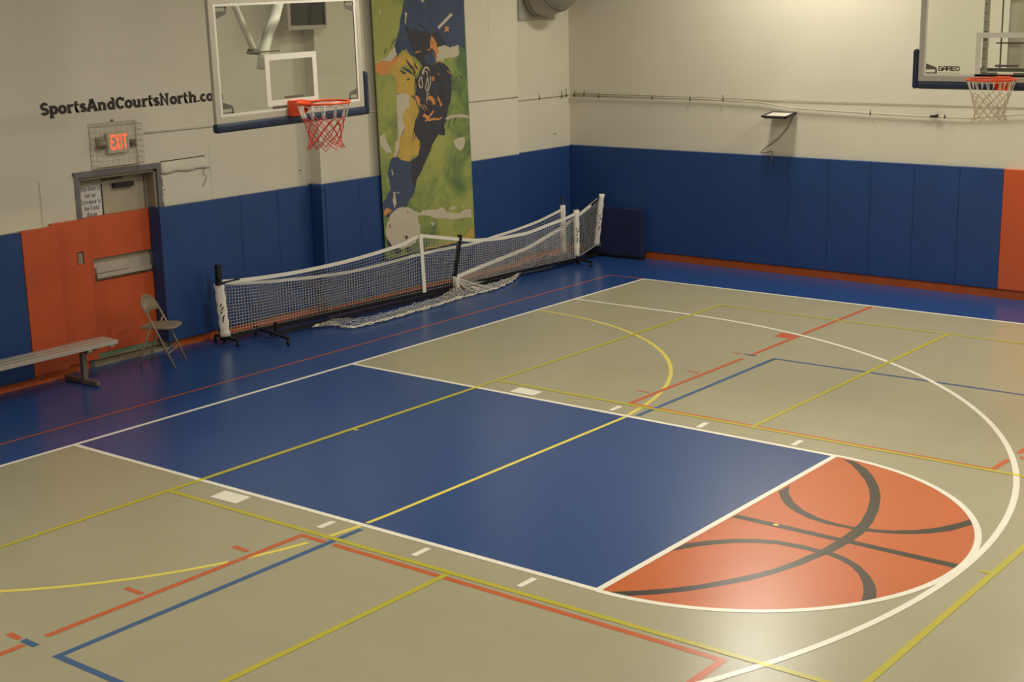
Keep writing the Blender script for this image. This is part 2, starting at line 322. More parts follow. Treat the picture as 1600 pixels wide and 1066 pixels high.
# white basketball lines
fline((-.016,-7.66),(-.014,7.67), .05, 'line_white', 8)
fline((-.04,7.645),(20,7.68), .05, 'line_white', 8); fline((-.04,-7.64),(20,-7.64), .05, 'line_white', 8)
fline((-.016,-1.80),(5.79,-1.778), .05, 'line_white', 8); fline((-.016,1.805),(5.79,1.778), .05, 'line_white', 8)
fline((5.765,-1.80),(5.765,1.80), .05, 'line_white', 8)
fcurve([(5.765+1.802*math.cos(math.radians(a)), 1.785*math.sin(math.radians(a))) for a in range(-90, 91, 2)], .05, 'line_white', 8)
fcurve([(0,-5.99),(1.6,-5.99)]+[(1.6+5.99*math.cos(math.radians(a)), 5.99*math.sin(math.radians(a))) for a in range(-88, 89, 2)]+[(1.6,5.99),(0,5.99)], .05, 'line_white', 8.4)
for t in ([(2.113,-1.858),(2.415,-1.846),(2.43,-2.024),(2.13,-2.034)], [(2.14,1.861),(2.132,2.049),(2.432,2.04),(2.44,1.873)],
          [(3.338,-2.023),(3.338,-1.864),(3.391,-1.859),(3.398,-2.023)], [(4.311,-2.032),(4.305,-1.86),(4.356,-1.858),(4.363,-2.033)], [(5.275,-2.038),(5.275,-1.859),(5.325,-1.862),(5.321,-2.035)],
          [(4.335,1.846),(4.324,2.026),(4.383,2.019),(4.394,1.849)], [(5.305,1.841),(5.299,2.022),(5.35,2.014),(5.352,1.839)], [(3.354,1.87),(3.347,2.041),(3.407,2.035),(3.403,1.865)]):
    fpoly(t, 'line_white', 8)
# yellow lines
YT = lambda y: 1.745+.007*y
fline((YT(-6.7),-6.7),(YT(6.68),6.70), .05, 'line_yellow', 9.5)
fline((YT(-2.13),-2.127),(12,-2.10), .05, 'line_yellow', 9.5); fline((YT(2.13),2.134),(12,2.15), .05, 'line_yellow', 9.5)
fline((1.77,6.672),(12,6.672), .045, 'line_yellow', 9); fline((1.7,-6.672),(12,-6.672), .05, 'line_yellow', 9)
fline((4.765,2.16),(4.80,6.67), .05, 'line_yellow', 9); fline((4.762,-2.15),(4.757,-6.67), .05, 'line_yellow', 9)
fline((7.79,-6.7),(7.79,6.7), .05, 'line_yellow', 9); fline((7.70,0.01),(7.79,.01), .04, 'line_yellow', 9); fline((1.74,0.0),(1.82,0.0), .04, 'line_yellow', 9)
darc = [(3.65*math.cos(math.radians(a)), 1.5+3.65*math.sin(math.radians(a))) for a in range(0, 91, 3)]
fcurve([(3.612,1.80)]+[(x*.99+.0, y+.02) for x, y in darc if y > 1.84], .042, 'line_yellow_b', 4.2)
fcurve([(3.60,-1.74),(3.61,-1.5),(3.615,0),(3.62,1.5),(3.622,1.76)], .04, 'line_yellow_b', 7)
nd = [(x*.99, -y+.02) for x, y in darc if y > 1.84]
narc = interp2([(3.60,-1.80)]+nd, 120)
for seg in ([p for p in narc if p[0] > 3.545], [p for p in narc if 3.372 < p[0] < 3.528], [p for p in narc if p[0] < 3.335]): fcurve(seg, .042, 'line_yellow_b', 4.2)
# clear yellow where tape crosses the white lines
for (x, y, dx, dy) in ((YT(-1.8),-1.80,.025,.025),(YT(1.8),1.803,.025,.025)): fpoly([(x-dx,y-dy),(x+dx,y-dy),(x+dx,y+dy),(x-dx,y+dy)], 'line_yellow_c', 10.2)
for yc in (-2.115, 2.14):
    xa = 1.6+math.sqrt(5.965**2-yc*yc); xb = 1.6+math.sqrt(6.015**2-yc*yc)
    fpoly([(xa,yc-.025),(xb,yc-.025),(xb,yc+.025),(xa,yc+.025)], 'line_yellow_c', 10.2)
fpoly([(6.15+.022*math.cos(t*PI/8), .022*math.sin(t*PI/8)) for t in range(16)], 'line_yellow_b', 10.2)
struct(floor.build('floor', [M[n] for n in FM], fix=False))

# ================================================================== ROOM SHELL
XA, XP, XC = -2.32, -2.20, -2.13     # wall plane, near pilaster front, long pilaster front
PX0 = -0.33; DY0, DY1, DZ = 0.10, 1.14, 2.09
C0, C1 = 3.53, 7.56; YR = 9.09
wl = MB()
wl.box((-2.9,-16.2,0),(XA,DY0,CEIL)); wl.box((XA,-16.2,0),(XP,PX0,1.625)); wl.box((-2.9,DY0,DZ),(XA,DY1,CEIL))
wl.box((-2.9,DY1,0),(XA,C0,CEIL)); wl.box((-2.9,C0,0),(XC,C1,CEIL)); wl.box((-2.9,C1,0),(XA,YR+.3,CEIL))
wl.box((-2.9,DY0,0),(-2.56,DY1,DZ))
wl.box((XA,PX0-.05,1.6),(XA+.012,.04,2.115))
struct(wl.build('wall_left', M['wall']))
# right wall runs a hair out of square
RY = lambda x: YR - .02*(x+2.32)*.55
wr = MB(); a, b = -2.9, 22.2
wr.add([(a,RY(a),0),(b,RY(b),0),(b,RY(b)+.3,0),(a,RY(a)+.3,0),(a,RY(a),CEIL),(b,RY(b),CEIL),(b,RY(b)+.3,CEIL),(a,RY(a)+.3,CEIL)], [(0,3,2,1),(4,5,6,7),(0,1,5,4),(1,2,6,5),(2,3,7,6),(3,0,4,7)])
struct(wr.build('wall_right', M['wall']))
struct(MB().box((22,-16.2,0),(22.3,9.3,CEIL)).build('wall_far', M['wall']))
struct(MB().box((-2.9,-16.5,0),(22.3,-16.2,CEIL)).build('wall_near', M['wall']))
struct(MB().box((-2.9,-16.5,CEIL),(22.3,9.6,CEIL+.2)).build('ceiling', M['ceiling']))
# panel joints scored in the painted walls
jt = MB()
for y in (1.93,): jt.box((XA,y,1.66),(XA+.001,y+.004,2.3))
for px, zl in (([(4.423,2.7)], 1.67), ([(6.915,3.431)], 3.4)): jt.box((XC,px[0][0],zl),(XC+.001,px[0][0]+.004,CEIL))
struct(jt.build('trim_1', mat('joint_line', srgb(165, 154, 130), .7)))
# orange base strip under the pads
bb = MB(); bb.box((XP-.01,-16,0),(XP+.012,PX0,.10)); bb.box((XA-.01,PX0,0),(XA+.012,DY0-.03,.10)); bb.box((XA,DY1+.04,0),(XA+.012,C0,.10))
bb.box((XC-.0,C0,0),(XC+.012,C1,.10)); bb.box((XA,C0-.012,0),(XC+.012,C0,.10)); bb.box((XA,C1,0),(XA+.012,YR,.10))
struct(bb.build('baseboard_left', M['base_orange']))
br = MB(); x0, x1 = -2.3, 22
br.add([(x0,RY(x0)-.012,0),(x1,RY(x1)-.012,0),(x1,RY(x1)+.01,0),(x0,RY(x0)+.01,0),(x0,RY(x0)-.012,.11),(x1,RY(x1)-.012,.11),(x1,RY(x1)+.01,.11),(x0,RY(x0)+.01,.11)], [(0,3,2,1),(4,5,6,7),(0,1,5,4),(1,2,6,5),(2,3,7,6),(3,0,4,7)])
struct(br.build('baseboard_right', M['base_orange']))

# ================================================================== WALL PADS
PT = .058
def pad_x(xw, y0, y1, z0, z1, m, label, group, name='wall_pad'):
    mb = MB(); mb.box((xw, y0+.001, z0), (xw+PT, y1-.001, z1)); o = mb.build(name, M[m], bevel=.007)
    return tag(o, label, 'wall pad', group)
GL_, GR_ = 'padding panels along the left wall', 'padding panels along the right wall'
pad_x(XP, -2.0, -.765, .085, 1.635, 'pad_blue', 'blue wall pad behind the bench at the left edge of the photo', GL_)
for k in range(3): pad_x(XP, -3.24-1.24*k, -2.0-1.24*k, .085, 1.635, 'pad_blue', 'blue wall pad further left along the wall, outside the photo', GL_)
pad_x(XP, -.76, PX0, .10, 1.645, 'pad_orange', 'narrow orange wall pad between the blue pad at left and the door pads', GL_)
pad_x(XA+.012, PX0+.01, DY0+.03, .10, 1.655, 'pad_orange', 'orange wall pad with a small cut-out, on the left side of the door frame', GL_)
pad_x(XA+.022, 1.085, 1.70, .10, 1.655, 'pad_blue', 'narrow blue wall pad just right of the exit door frame', GL_)
pad_x(XA, 1.70, 2.30, .10, 1.65, 'pad_blue', 'blue wall pad behind the left end post of the portable nets', GL_)
pad_x(XA, 2.30, 2.90, .10, 1.65, 'pad_blue', 'blue wall pad second to the left of the pilaster corner, behind the nets', GL_)
pad_x(XA, 2.90, C0-.065, .10, 1.65, 'pad_blue', 'blue wall pad next to the inner corner below the glass backboard', GL_)
cs = MB(); cs.box((XA, C0-.06, .10), (XC+PT, C0, 1.665)); tag(cs.build('wall_pad', M['pad_blue'], bevel=.014), 'narrow blue pad on the shaded side face of the pilaster, left of the banner', 'wall pad', GL_)
for (a, b, l) in ((C0+.002, 4.14, 'blue wall pad at the left front corner of the pilaster'), (4.14, 4.75, 'blue wall pad on the pilaster touching the left edge of the banner'),
                  (4.75, 5.97, 'blue wall pad mostly hidden behind the painted banner'), (5.97, 6.75, 'blue wall pad showing at the right edge of the banner'), (6.75, 7.5, 'blue wall pad on the pilaster, second right of the banner')):
    pad_x(XC, a, b, .10, 1.665, 'pad_blue', l, GL_)
pad_x(XA, C1+.005, 8.30, .10, 1.65, 'pad_blue', 'blue left-wall pad one before the room corner', GL_)
pad_x(XA, 8.30, YR-.075, .10, 1.65, 'pad_blue', 'blue left-wall pad that meets the room corner', GL_)
def pad_r(x0, x1, m, label):
    mb = MB(); z0, z1 = .12, 1.66
    A = [(x0+.001,RY(x0)-PT),(x1-.001,RY(x1)-PT),(x1-.001,RY(x1)),(x0+.001,RY(x0))]
    mb.prism([(x, y, z0) for x, y in A], (0,0,z1-z0)); return tag(mb.build('wall_pad', M[m], bevel=.007), label, 'wall pad', GR_)
xs = [XA+.03, -1.60, -.98, -.36, .26, .88, 1.50, 2.115, 2.73, 3.345, 3.96, 4.53]
ls = ['blue right-wall pad that meets the room corner', 'blue right-wall pad behind the leaning navy panel', 'blue right-wall pad at the right edge of the navy panel',
      'fourth blue right-wall pad from the room corner', 'fifth blue right-wall pad from the room corner', 'blue right-wall pad under the hanging end of the lamp cable',
      'blue right-wall pad below the wall lamp', 'fifth blue right-wall pad left of the orange pad', 'fourth blue right-wall pad left of the orange pad', 'third blue right-wall pad left of the orange pad', 'blue right-wall pad touching the orange pad']
ls = ls[:8]+['third blue right-wall pad left of the orange pad', 'second blue right-wall pad left of the orange pad', 'blue right-wall pad touching the orange pad']
ls[7] = 'fourth blue right-wall pad left of the orange pad'
for i in range(11): pad_r(xs[i], xs[i+1], 'pad_blue', ls[i])
pad_r(4.53, 5.78, 'pad_orange', 'orange right-wall pad at the right edge of the photo')

# ================================================================== DOOR
door = MB(); XD = -2.50
door.box((XD-.045, DY0+.03, .02), (XD, DY1-.03, DZ-.03))
dr = struct(door.build('door_1', M['door'], bevel=.004))
fr = MB()
fr.box((XA-.01, DY0-.06, 0), (XA+.02, DY0, DZ+.055)); fr.box((XA-.01, DY1, 0), (XA+.02, DY1+.06, DZ+.055)); fr.box((XA-.01, DY0-.06, DZ), (XA+.025, DY1+.06, DZ+.065))
for (y, z) in ((DY1+.06, 1.98), (DY1+.06, 1.70)): fr.box((XA, y-.01, z-.10), (XA+.012, y+.018, z))
fr.build('door_frame', M['frame'], dr, bevel=.003)
jb = MB()
jb.box((XD-.02, DY0, 0), (XA-.01, DY0+.03, DZ)); jb.box((XD-.02, DY1-.03, 0), (XA-.01, DY1, DZ)); jb.box((XD-.02, DY0, DZ-.03), (XA-.01, DY1, DZ))
jb.box((XD+.0, DY1-.05, 0), (XD+.035, DY1-.03, DZ-.03)); jb.box((XD, DY0+.03, 0), (XD+.035, DY0+.05, DZ-.03)); jb.box((XD, DY0, DZ-.06), (XD+.035, DY1, DZ-.03))
jb.build('door_jamb', M['jamb'], dr, bevel=.002)
rp = MB(); rp.box((-2.43, 1.085, .10), (XA+.018, DY1-.004, 1.66)); tag(rp.build('jamb_pad', M['pad_blue'], dr, bevel=.006), 'dark blue padding wrapped round the right jamb')
# closer
q = [(0.667,1.986),(0.927,1.972),(0.93,1.921),(0.66,1.916),(0.498,2.004),(0.789,1.994)]
cl = MB(); cl.box((XD, q[3][0], q[3][1]-.0), (XD+.055, q[1][0], q[1][1]-.005))
cl.beam((XD+.03, q[5][0], q[5][1]+.03), (XD+.075, q[4][0], q[4][1]+.02), .02, .012); cl.beam((XD+.075, q[4][0], q[4][1]+.02), (XD+.02, q[4][0]-.02, q[4][1]+.07), .02, .012)
cl.build('door_closer', M['black'], dr, bevel=.004)
# threshold and green kick strip
q = [(0.209,0.09),(0.952,0.097),(0.945,0.022),(0.201,0.011),(0.195,-0.047),(0.964,-0.058)]
ks = MB(); ks.box((XD, DY0+.04, q[3][1]), (XD+.05, DY1-.05, q[0][1]+.03)); tag(ks.build('kick_strip', M['green'], dr), 'pale green kick strip')
th = MB(); th.box((XD-.04, DY0, 0), (XA+.015, DY1, .028)); th.tube([(XD+.07, DY0+.03, .05), (XD+.08, DY1-.05, .06)], .012, 8); th.build('threshold', M['jamb'], dr)
# orange padding on the leaf, cut out round the push bar
q = [(0.245,1.637),(1.056,1.632),(0.298,1.179),(1.046,1.162),(0.297,0.924),(1.03,0.897),(0.219,0.089),(0.983,0.122)]
XK = XD+.06; yl, yrr = DY0+.035, DY1-.055
zt = (q[0][1]+q[1][1])/2; zo1 = (q[2][1]+q[3][1])/2; zo0 = (q[4][1]+q[5][1])/2; zb = (q[6][1]+q[7][1])/2; yo = q[2][0]
dp = MB(); dp.box((XD, yl, zo1), (XK, yrr, zt)); dp.box((XD, yl, zo0), (XK, yo, zo1)); dp.box((XD, yl, zb), (XK, yrr, zo0))
dp.build('door_pad', M['pad_orange'], dr)
pb = MB(); pb.box((XD, yo+.01, zo0+.03), (XD+.03, yrr, zo1-.06)); pb.box((XD+.03, yo+.03, zo0+.09), (XD+.055, yrr-.3, zo0+.15)); pb.box((XD+.03, yo+.02, zo0+.035), (XD+.075, yrr-.02, zo0+.085))
tag(pb.build('push_bar', M['alu'], dr, bevel=.004), 'grey metal push bar in the cut-out of the orange padding')
# paper notice, tucked behind the frame edge
q = [(0.509,1.973),(0.51,1.653),(0.208,1.971),(0.213,1.62)]
y1s, zs1, zs0 = q[1][0]+.0, q[0][1], q[3][1]
sg = MB(); y0s = y1s-.46; sg.box((XD+.001, y0s, zs0-.03), (XD+.006, y1s, zs1)); notice = sg.build('paper_notice', M['paper']); tag(notice, 'white printed paper notice taped inside the exit door', 'notice')
tm = MB(); lh = (zs1-zs0)/5.0
for i, ln in enumerate(('This Door is', 'not an', 'Entrance to', 'the Field', 'House')):
    sz = lh*.66; wdt = text_len(ln)*sz*.86; yc = y1s-text_len('Entrance to')*lh*.66*.86/2-.012
    text_mb(tm, ln, (XD+.0068, yc-wdt/2, zs1-lh*(i+.80)), (0,1,0), (0,0,1), sz, .14, .09, .86)
tm.build('printed_text', M['ink'], notice, fix=False)
ed = MB(); ed.box((XD+.001, y1s+.002, zs0), (XD+.012, y1s+.014, zs1)); ed.build('notice_edge', M['black'], notice)
# switch in the pad beside the door
q = [(-0.027,1.3),(0.043,1.185)]
sw = MB(); sw.box((XA+PT+.012, q[0][0]-.012, q[1][1]-.005), (XA+PT+.0145, q[1][0]-.0, q[0][1]+.012))  # flat dark plate, its colour imitates the shadowed rim of a cut-out
so = sw.build('light_switch_shade_rim', M['dark']); tag(so, 'small beige switch showing through the orange pad left of the door', 'switch')
MB().box((XA+PT+.013, q[0][0]-.007, q[1][1]), (XA+PT+.019, q[1][0]-.018, q[0][1])).build('switch_plate', M['jamb'], so)

# ================================================================== EXIT SIGN
q = [(0.481,2.533),(0.768,2.523),(0.452,2.328),(0.764,2.313),(0.51,2.489),(0.722,2.492),(0.521,2.349),(0.708,2.353)]
yc0, yc1 = q[0][0], q[1][0]; zc1 = (q[0][1]+q[1][1])/2+.01; zc0 = (q[2][1]+q[3][1])/2
ex = empty('exit_sign', (XA, (yc0+yc1)/2, zc0), 'glowing red EXIT sign behind a wire cage above the door', 'exit sign')
bx_ = MB(); bx_.box((XA, yc0, zc0), (XA+.06, yc1, zc1)); bx_.build('housing', M['sign_box'], ex, bevel=.006)
tx = MB(); tsz = (zc1-zc0)*.74; gl = ['E3','X3','I3','T3']; tw = text_len(gl); text_mb(tx, gl, (XA+.0615, yc0+.035, zc0+.04), (0,1,0), (0,0,1), tsz, .17, .1, (yc1-yc0-.06)/(tw*tsz))
lt = tx.build('exit_letters', M['exit_red'], ex, fix=False); tag(lt, 'glowing red letters reading EXIT')
hd = MB()
for (yy, rr) in ((yc0-.07, .05),): hd.tube([(XA, yy, (zc0+zc1)/2+.03), (XA+.10, yy-.02, (zc0+zc1)/2)], [rr*.6, rr], 12)
hd.box((XA, yc0-.12, zc0+.06), (XA+.04, yc0-.02, zc1-.03)); hd.build('lamp_head', M['jamb'], ex)
q2 = [(0.769,2.453),(0.882,2.45),(0.873,2.359)]
w2 = MB(); ym = (q2[0][0]+q2[1][0])/2; zm = (q2[1][1]+q2[2][1])/2
for a in (0, 1):
    for b in (0, 1): w2.box((XA, q2[0][0]+a*(ym-q2[0][0])+.004, q2[2][1]+b*(zm-q2[2][1])+.004), (XA+.03, q2[0][0]+(a+1)*(ym-q2[0][0])-.004, q2[2][1]+(b+1)*(zm-q2[2][1])-.004))
w2.build('test_panel', M['mark_grey'], ex)
q = [(0.289,2.632),(0.902,2.612),(0.31,2.192),(0.906,2.203)]
cg = empty('wire_guard', (XA, q[0][0], q[2][1]), 'beige wire cage bolted over the exit sign', 'wire guard')
cw = MB(); gy0, gy1 = q[0][0], q[3][0]; gz0, gz1 = (q[2][1]+q[3][1])/2, (q[0][1]+q[1][1])/2; gx0, gx1 = XA+.004, XA+.16
ny, nz = 8, 7
for i in range(ny+1):
    y = gy0+.03+(gy1-gy0-.06)*i/ny; cw.tube([(gx0, y, gz0-.03), (gx1, y, gz0), (gx1, y, gz1), (gx0, y, gz1+.02)], .0022, 4, smooth=False)
for i in range(nz+1):
    z = gz0+(gz1-gz0)*i/nz; cw.tube([(gx0, gy0, z), (gx1, gy0+.03, z), (gx1, gy1-.03, z), (gx0, gy1, z)], .0022, 4, smooth=False)
for k in range(1, 4):
    x = gx0+(gx1-gx0)*k/4
    for (za) in (gz0-.03+.03*k/4, gz1+.02-.02*k/4): cw.tube([(x, gy0+.01, za), (x, gy1-.01, za)], .0022, 4, smooth=False)
    for (ya) in (gy0+.03*k/4, gy1-.03*k/4): cw.tube([(x, ya, gz0), (x, ya, gz1)], .0022, 4, smooth=False)
cw.tube([(gx0, gy0, gz0-.03), (gx0, gy1, gz0-.03), (gx0, gy1, gz1+.03), (gx0, gy0, gz1+.03)], .0035, 5, closed=True, smooth=False)
cw.build('wire_cage', M['wire'], cg)
sc_ = MB(); sc_.tube([(XA, (gy0+gy1)/2, gz1+.05), (XA+.02, (gy0+gy1)/2, gz1+.05)], .012, 8); sc_.build('bolt', M['steel'], cg); sc_ = MB(); sc_.tube([(XA, (gy0+gy1)/2, gz0-.05), (XA+.02, (gy0+gy1)/2, gz0-.05)], .012, 8); sc_.build('bolt', M['steel'], cg)

# ================================================================== WALL LETTERING
q = [(-0.31,2.788),(1.978,2.79),(-0.296,2.919),(1.99,2.918)]
ww = 'SportsAndCourtsNorth.com'; lt = MB(); pre = 'SportsAndCourtsNorth.co'
hh = .125
span = q[1][0]-q[0][0]; zt0 = q[0][1]; zt1 = q[1][1]
sxx = span/((text_len(pre)-.22)*hh)
text_mb(lt, ww, (XA+.118, q[0][0]+.03, (zt0+zt1)/2), (0,1,(zt1-zt0)/span), (0,0,1), hh, .235, .16, sxx)
for i in range(len(lt.v)):
    x, y, z = lt.v[i]; lt.v[i] = (XA+.004+(x-(XA+.118)), y, z)
wo = lt.build('wall_lettering', M['letters'], fix=False)
tag(wo, 'black slab-serif web address SportsAndCourtsNorth.com lettered on the white wall', 'lettering')

# ================================================================== CONDUITS, CLIPS, SMALL WALL THINGS
M['pipe_cream'] = mat('pipe_cream', srgb(196, 186, 162), 0.7, 0.03)
M['wire_tan'] = mat('wire_tan', srgb(160, 148, 122), 0.6, 0.03)
def conduit(name, pts, r, label, m='wall', offs=.0):
    mb = MB(); mb.tube(pts, r, 8); return tag(mb.build(name, M[m]), label, 'conduit')
q = [(1.014,2.515),(1.967,2.489)]
z0_ = (q[0][1]+q[1][1])/2
conduit('conduit', [(XA+.015, q[0][0], z0_), (XA+.015, C0-.02, z0_), (XA+.015, C0-.01, z0_)], .009, 'thin painted conduit running from the exit sign behind the glass backboard')
q = [(4.496,2.483),(6.459,2.507),(7.501,2.503)]; zc_ = sum(p[1] for p in q)/3
conduit('conduit', [(XC+.015, C0+.01, zc_), (XC+.015, C1, zc_)], .009, 'thin painted conduit crossing the pilaster behind the banner')
q = [(7.819,2.436),(8.97,2.411)]; zd_ = sum(p[1] for p in q)/2
conduit('conduit', [(XA+.015, C1+.01, zd_), (XA+.015, YR-.03, zd_)], .009, 'short painted conduit on the left wall beside the room corner')
qa = [(-2.249,2.412),(0.101,2.421),(1.032,2.395),(1.529,2.334),(2.663,2.298),(3.377,2.283),(4.043,2.28)]
conduit('conduit', [(x, RY(x)-.035, z) for x, z in qa]+[(qa[-1][0]+1.2, RY(8)-.035, qa[-1][1]+.13)], .009, 'painted conduit dipping below the wall lamp along the right wall', 'pipe_cream')
qb = [(-2.248,2.446),(0.101,2.439),(1.624,2.428),(3.283,2.429),(4.703,2.428)]
conduit('conduit', [(x, RY(x)-.01, z) for x, z in qb]+[(qb[-1][0]+1, RY(7)-.01, qb[-1][1]-.01)], .004, 'thin straight upper cable line along the right wall', 'wire_tan')
def tie(p, h, lean, label, axis='R'):
    mb = MB(); x, y, z = p
    mb.tube([(x, y, z-.02), (x+lean*.3, y, z+h*.4), (x+lean, y, z+h)], .0045, 5); mb.tube([(x, y, z-.022), (x, y, z+.022)], .008, 5)
    return tag(mb.build('cable_tie', M['dark']), label, 'cable tie', 'dark cable ties on the wall conduits')
for k, (px, py, h, le) in enumerate(((897,149,.08,.02),(912,149,.08,.015),(935,150,.06,-.0),(1019,153,.04,0),(1079,154,.05,0),(1131,156,.07,0),(1362,177,.05,0),(1480,183,.03,0),(1562,182,.05,.01))):
    t_ = (px-893)/(1518-893); x = qa[0][0]+(qa[-1][0]-qa[0][0])*t_
    for i in range(len(qa)-1):
        pass
    xs_ = [a for a, _ in qa]; 
    tb = {897:[(-2.186,2.419)], 912:[(-2.005,2.423)], 935:[(-1.732,2.411)], 1019:[(-0.769,2.415)], 1079:[(-0.111,2.412)], 1131:[(0.439,2.417)], 1362:[(2.691,2.296)], 1480:[(3.721,2.287)], 1562:[(4.408,2.365)]}[px][0]
    names = ['first dark cable tie right of the room corner','second dark cable tie right of the room corner','third dark cable tie right of the room corner','dark cable tie midway from the corner to the wall lamp','second dark cable tie left of the wall lamp','dark cable tie closest to the left of the wall lamp','dark cable tie on the conduit between lamp and right hoop','small dark tie left of the right hoop net','dark tie on the wall right of the right hoop net']
    tie((tb[0], RY(tb[0])-.055, tb[1]), h, le, names[k])
for k, (tb, h) in enumerate((([(8.293,2.425)][0], .07), ([(8.86,2.408)][0], .09), ([(8.976,2.42)][0], .10))):
    mb = MB(); y, z = tb; x = XA+.03
    mb.tube([(x, y+.01, z-.025), (x, y, z), (x, y-.01, z+h)], .0045, 5); mb.tube([(x, y, z-.022), (x, y, z+.022)], .008, 5)
    tag(mb.build('cable_tie', M['dark']), ['dark cable tie on the left wall, farthest from the corner', 'dark cable tie on the left wall just before the corner', 'dark cable tie right in the room corner on the left wall'][k], 'cable tie', 'dark cable ties on the wall conduits')
# loose dark clip
q = [(3.524,2.296),(3.62,2.274)]
mb = MB(); x = q[0][0]; z = q[0][1]; mb.beam((x, RY(x)-.04, z-.01), (x+.10, RY(x)-.04, z-.012), .03, .03); mb.beam((x+.06, RY(x)-.05, z), (x+.11, RY(x)-.05, z+.015), .02, .015)
tag(mb.build('conduit_clamp', M['dark']), 'dark clamp on the right wall conduit left of the right hoop', 'clamp')

# uplight on the right wall
q = [(1.196,2.251),(1.56,2.305),(1.542,2.235),(1.277,2.218)]
lx0, lx1, lz = q[0][0]+.02, q[1][0]+.04, 2.275
fl = empty('flood_light', (lx0, RY(lx0), lz), 'flat wall lamp with dark frame sticking out from the right wall', 'wall lamp')
yw = RY(lx0)-.005
f1 = MB(); f1.box((lx0+.02, yw-.30, lz-.035), (lx1-.02, yw-.02, lz-.012)); f1.build('lamp_body', M['steel'], fl, bevel=.004)
f2 = MB(); dd = .03
f2.box((lx0, yw-.34, lz-.012), (lx1, yw-.34+dd, lz+.008)); f2.box((lx0, yw-.03-dd, lz-.012), (lx1, yw-.03, lz+.008)); f2.box((lx0, yw-.34, lz-.012), (lx0+dd, yw-.03, lz+.008)); f2.box((lx1-dd, yw-.34, lz-.012), (lx1, yw-.03, lz+.008))
f2.build('lamp_frame', M['dark'], fl)
MB().box((lx0+dd, yw-.34+dd, lz-.008), (lx1-dd, yw-.03-dd, lz+.002)).build('lamp_glass', M['glass_board_mark'], fl)
for o_ in fl.children:
    for v_ in o_.data.vertices: v_.co.z -= (yw-v_.co.y)*.13
f3 = MB(); f3.box((lx1-.10, yw-.10, lz-.05), (lx1-.04, yw+.01, lz-.012)); f3.build('bracket', M['dark'], fl)
q = [(1.551,2.27),(1.506,2.146),(1.44,2.038),(1.324,1.91),(1.206,1.825),(1.077,1.738),(1.068,1.702),(1.159,1.706),(1.229,1.727),(1.25,1.666),(1.233,1.549)]
cb = MB(); cb.tube([(x, RY(x)-.02-(.05 if z < 1.72 else 0), z) for x, z in q], .007, 6)
tag(cb.build('power_cable', M['cable']), 'loose brown cable dangling from the wall lamp over the blue pads', 'cable')

# peeling strip right of the door
q = [(1.194,2.156),(1.853,2.158),(1.889,2.028),(1.817,1.968),(1.632,2.017),(1.401,2.033),(1.229,2.051)]
pl = MB(); A = []; Bq = []; n = 10
y0_, y1_ = q[0][0], q[1][0]; zt_ = (q[0][1]+q[1][1])/2
for i in range(n+1):
    y = y0_+(y1_-y0_)*i/n; A.append((XA+.006+.012*math.sin(i*.9)**2, y, zt_-.012*i/n*0)); 
rows = [A]
for k in range(1, 6):
    rows.append([(XA+.008+.022*math.sin(k/5*PI*.8)*(.8+.2*math.sin(i*.8)), y0_+(y1_-y0_)*i/n+(.012*k if i == n else 0), zt_-.026*k-.010*(k/5)*math.sin(i*1.3)) for i in range(n+1)])
nr_ = n+1; pl.add([v for r_ in rows for v in r_], [(k*nr_+i, k*nr_+i+1, (k+1)*nr_+i+1, (k+1)*nr_+i) for k in range(5) for i in range(n)], 0, True)
po = pl.build('peeling_strip', M['wall']); tag(po, 'wrinkled white strip peeling from the wall right of the door', 'peeling strip')
so = po.modifiers.new('s', 'SOLIDIFY'); so.thickness = .003
gp = MB(); gp.beam((XA+.002, y0_+.02, zt_+.004), (XA+.002, y1_, zt_+.014), .006, .008); gp.build('gap_edge', M['dark'], po)
q = [(1.823,2.035),(1.807,1.962),(1.852,1.935),(1.839,1.891),(1.785,1.822)]
st = MB(); st.tube([(XA+.02, y, z) for y, z in q], .004, 5); st.build('loose_string', M['cable'], po)
# faint stencilled marks on the wall
for (pts, l) in (([(1.199,1.843),(1.262,1.843),(1.221,1.796)], 'faint stencilled mark on the wall right of the door'), ([(3.328,1.849),(3.394,1.851),(3.358,1.806)], 'faint stencilled mark above the pads below the glass backboard'),
                 ([(8.658,1.86),(8.757,1.862),(8.704,1.739)], 'faint stencilled mark above the pads near the room corner')):
    mb = MB(); y, z = pts[0]; y2 = pts[1][0]; z2 = pts[2][1]
    for k in range(4): mb.box((XA, y+(y2-y)*k/4, z-.012), (XA+.0015, y+(y2-y)*(k+.6)/4, z+.004))
    mb.box((XA, (y+y2)/2-.008, z2-.012), (XA+.0015, (y+y2)/2-.003, z2+.012)); mb.box((XA, (y+y2)/2+.002, z2-.012), (XA+.0015, (y+y2)/2+.010, z2-.006))
    tag(mb.build('wall_stencil', M['cable']), l, 'wall mark')

# ================================================================== DUCT
q = [(7.839,3.578),(8.523,3.562),(7.848,3.859)]
yd, zdd = q[0][0], q[0][1]
du = empty('air_duct', (XA, yd+.3, zdd), 'round grey metal duct elbow at the top of the photo near the corner', 'duct')
Rr = .38; cy_, cz_ = yd+.43, zdd+.42
path = [(XA+.02, cy_, cz_)]; Rb = .55
for i in range(0, 9):
    a = PI/2*i/8; path.append((XA+.12+Rb*math.sin(a), cy_, cz_+Rb*(1-math.cos(a))))
path.append((XA+.12+Rb, cy_, CEIL-.01))
d_ = MB(); d_.tube(path, Rr, 28, smooth=True); d_.build('duct_elbow', M['galv'], du)
sm_ = MB()
for i in (1, 3, 5, 7, 9):
    p = Vector(path[i]); d = (Vector(path[i+1] if i+1 < len(path) else path[i])-Vector(path[i-1])).normalized(); sm_.tube([p-d*.008, p+d*.008], Rr+.006, 28)
sm_.build('duct_seam', M['steel'], du)
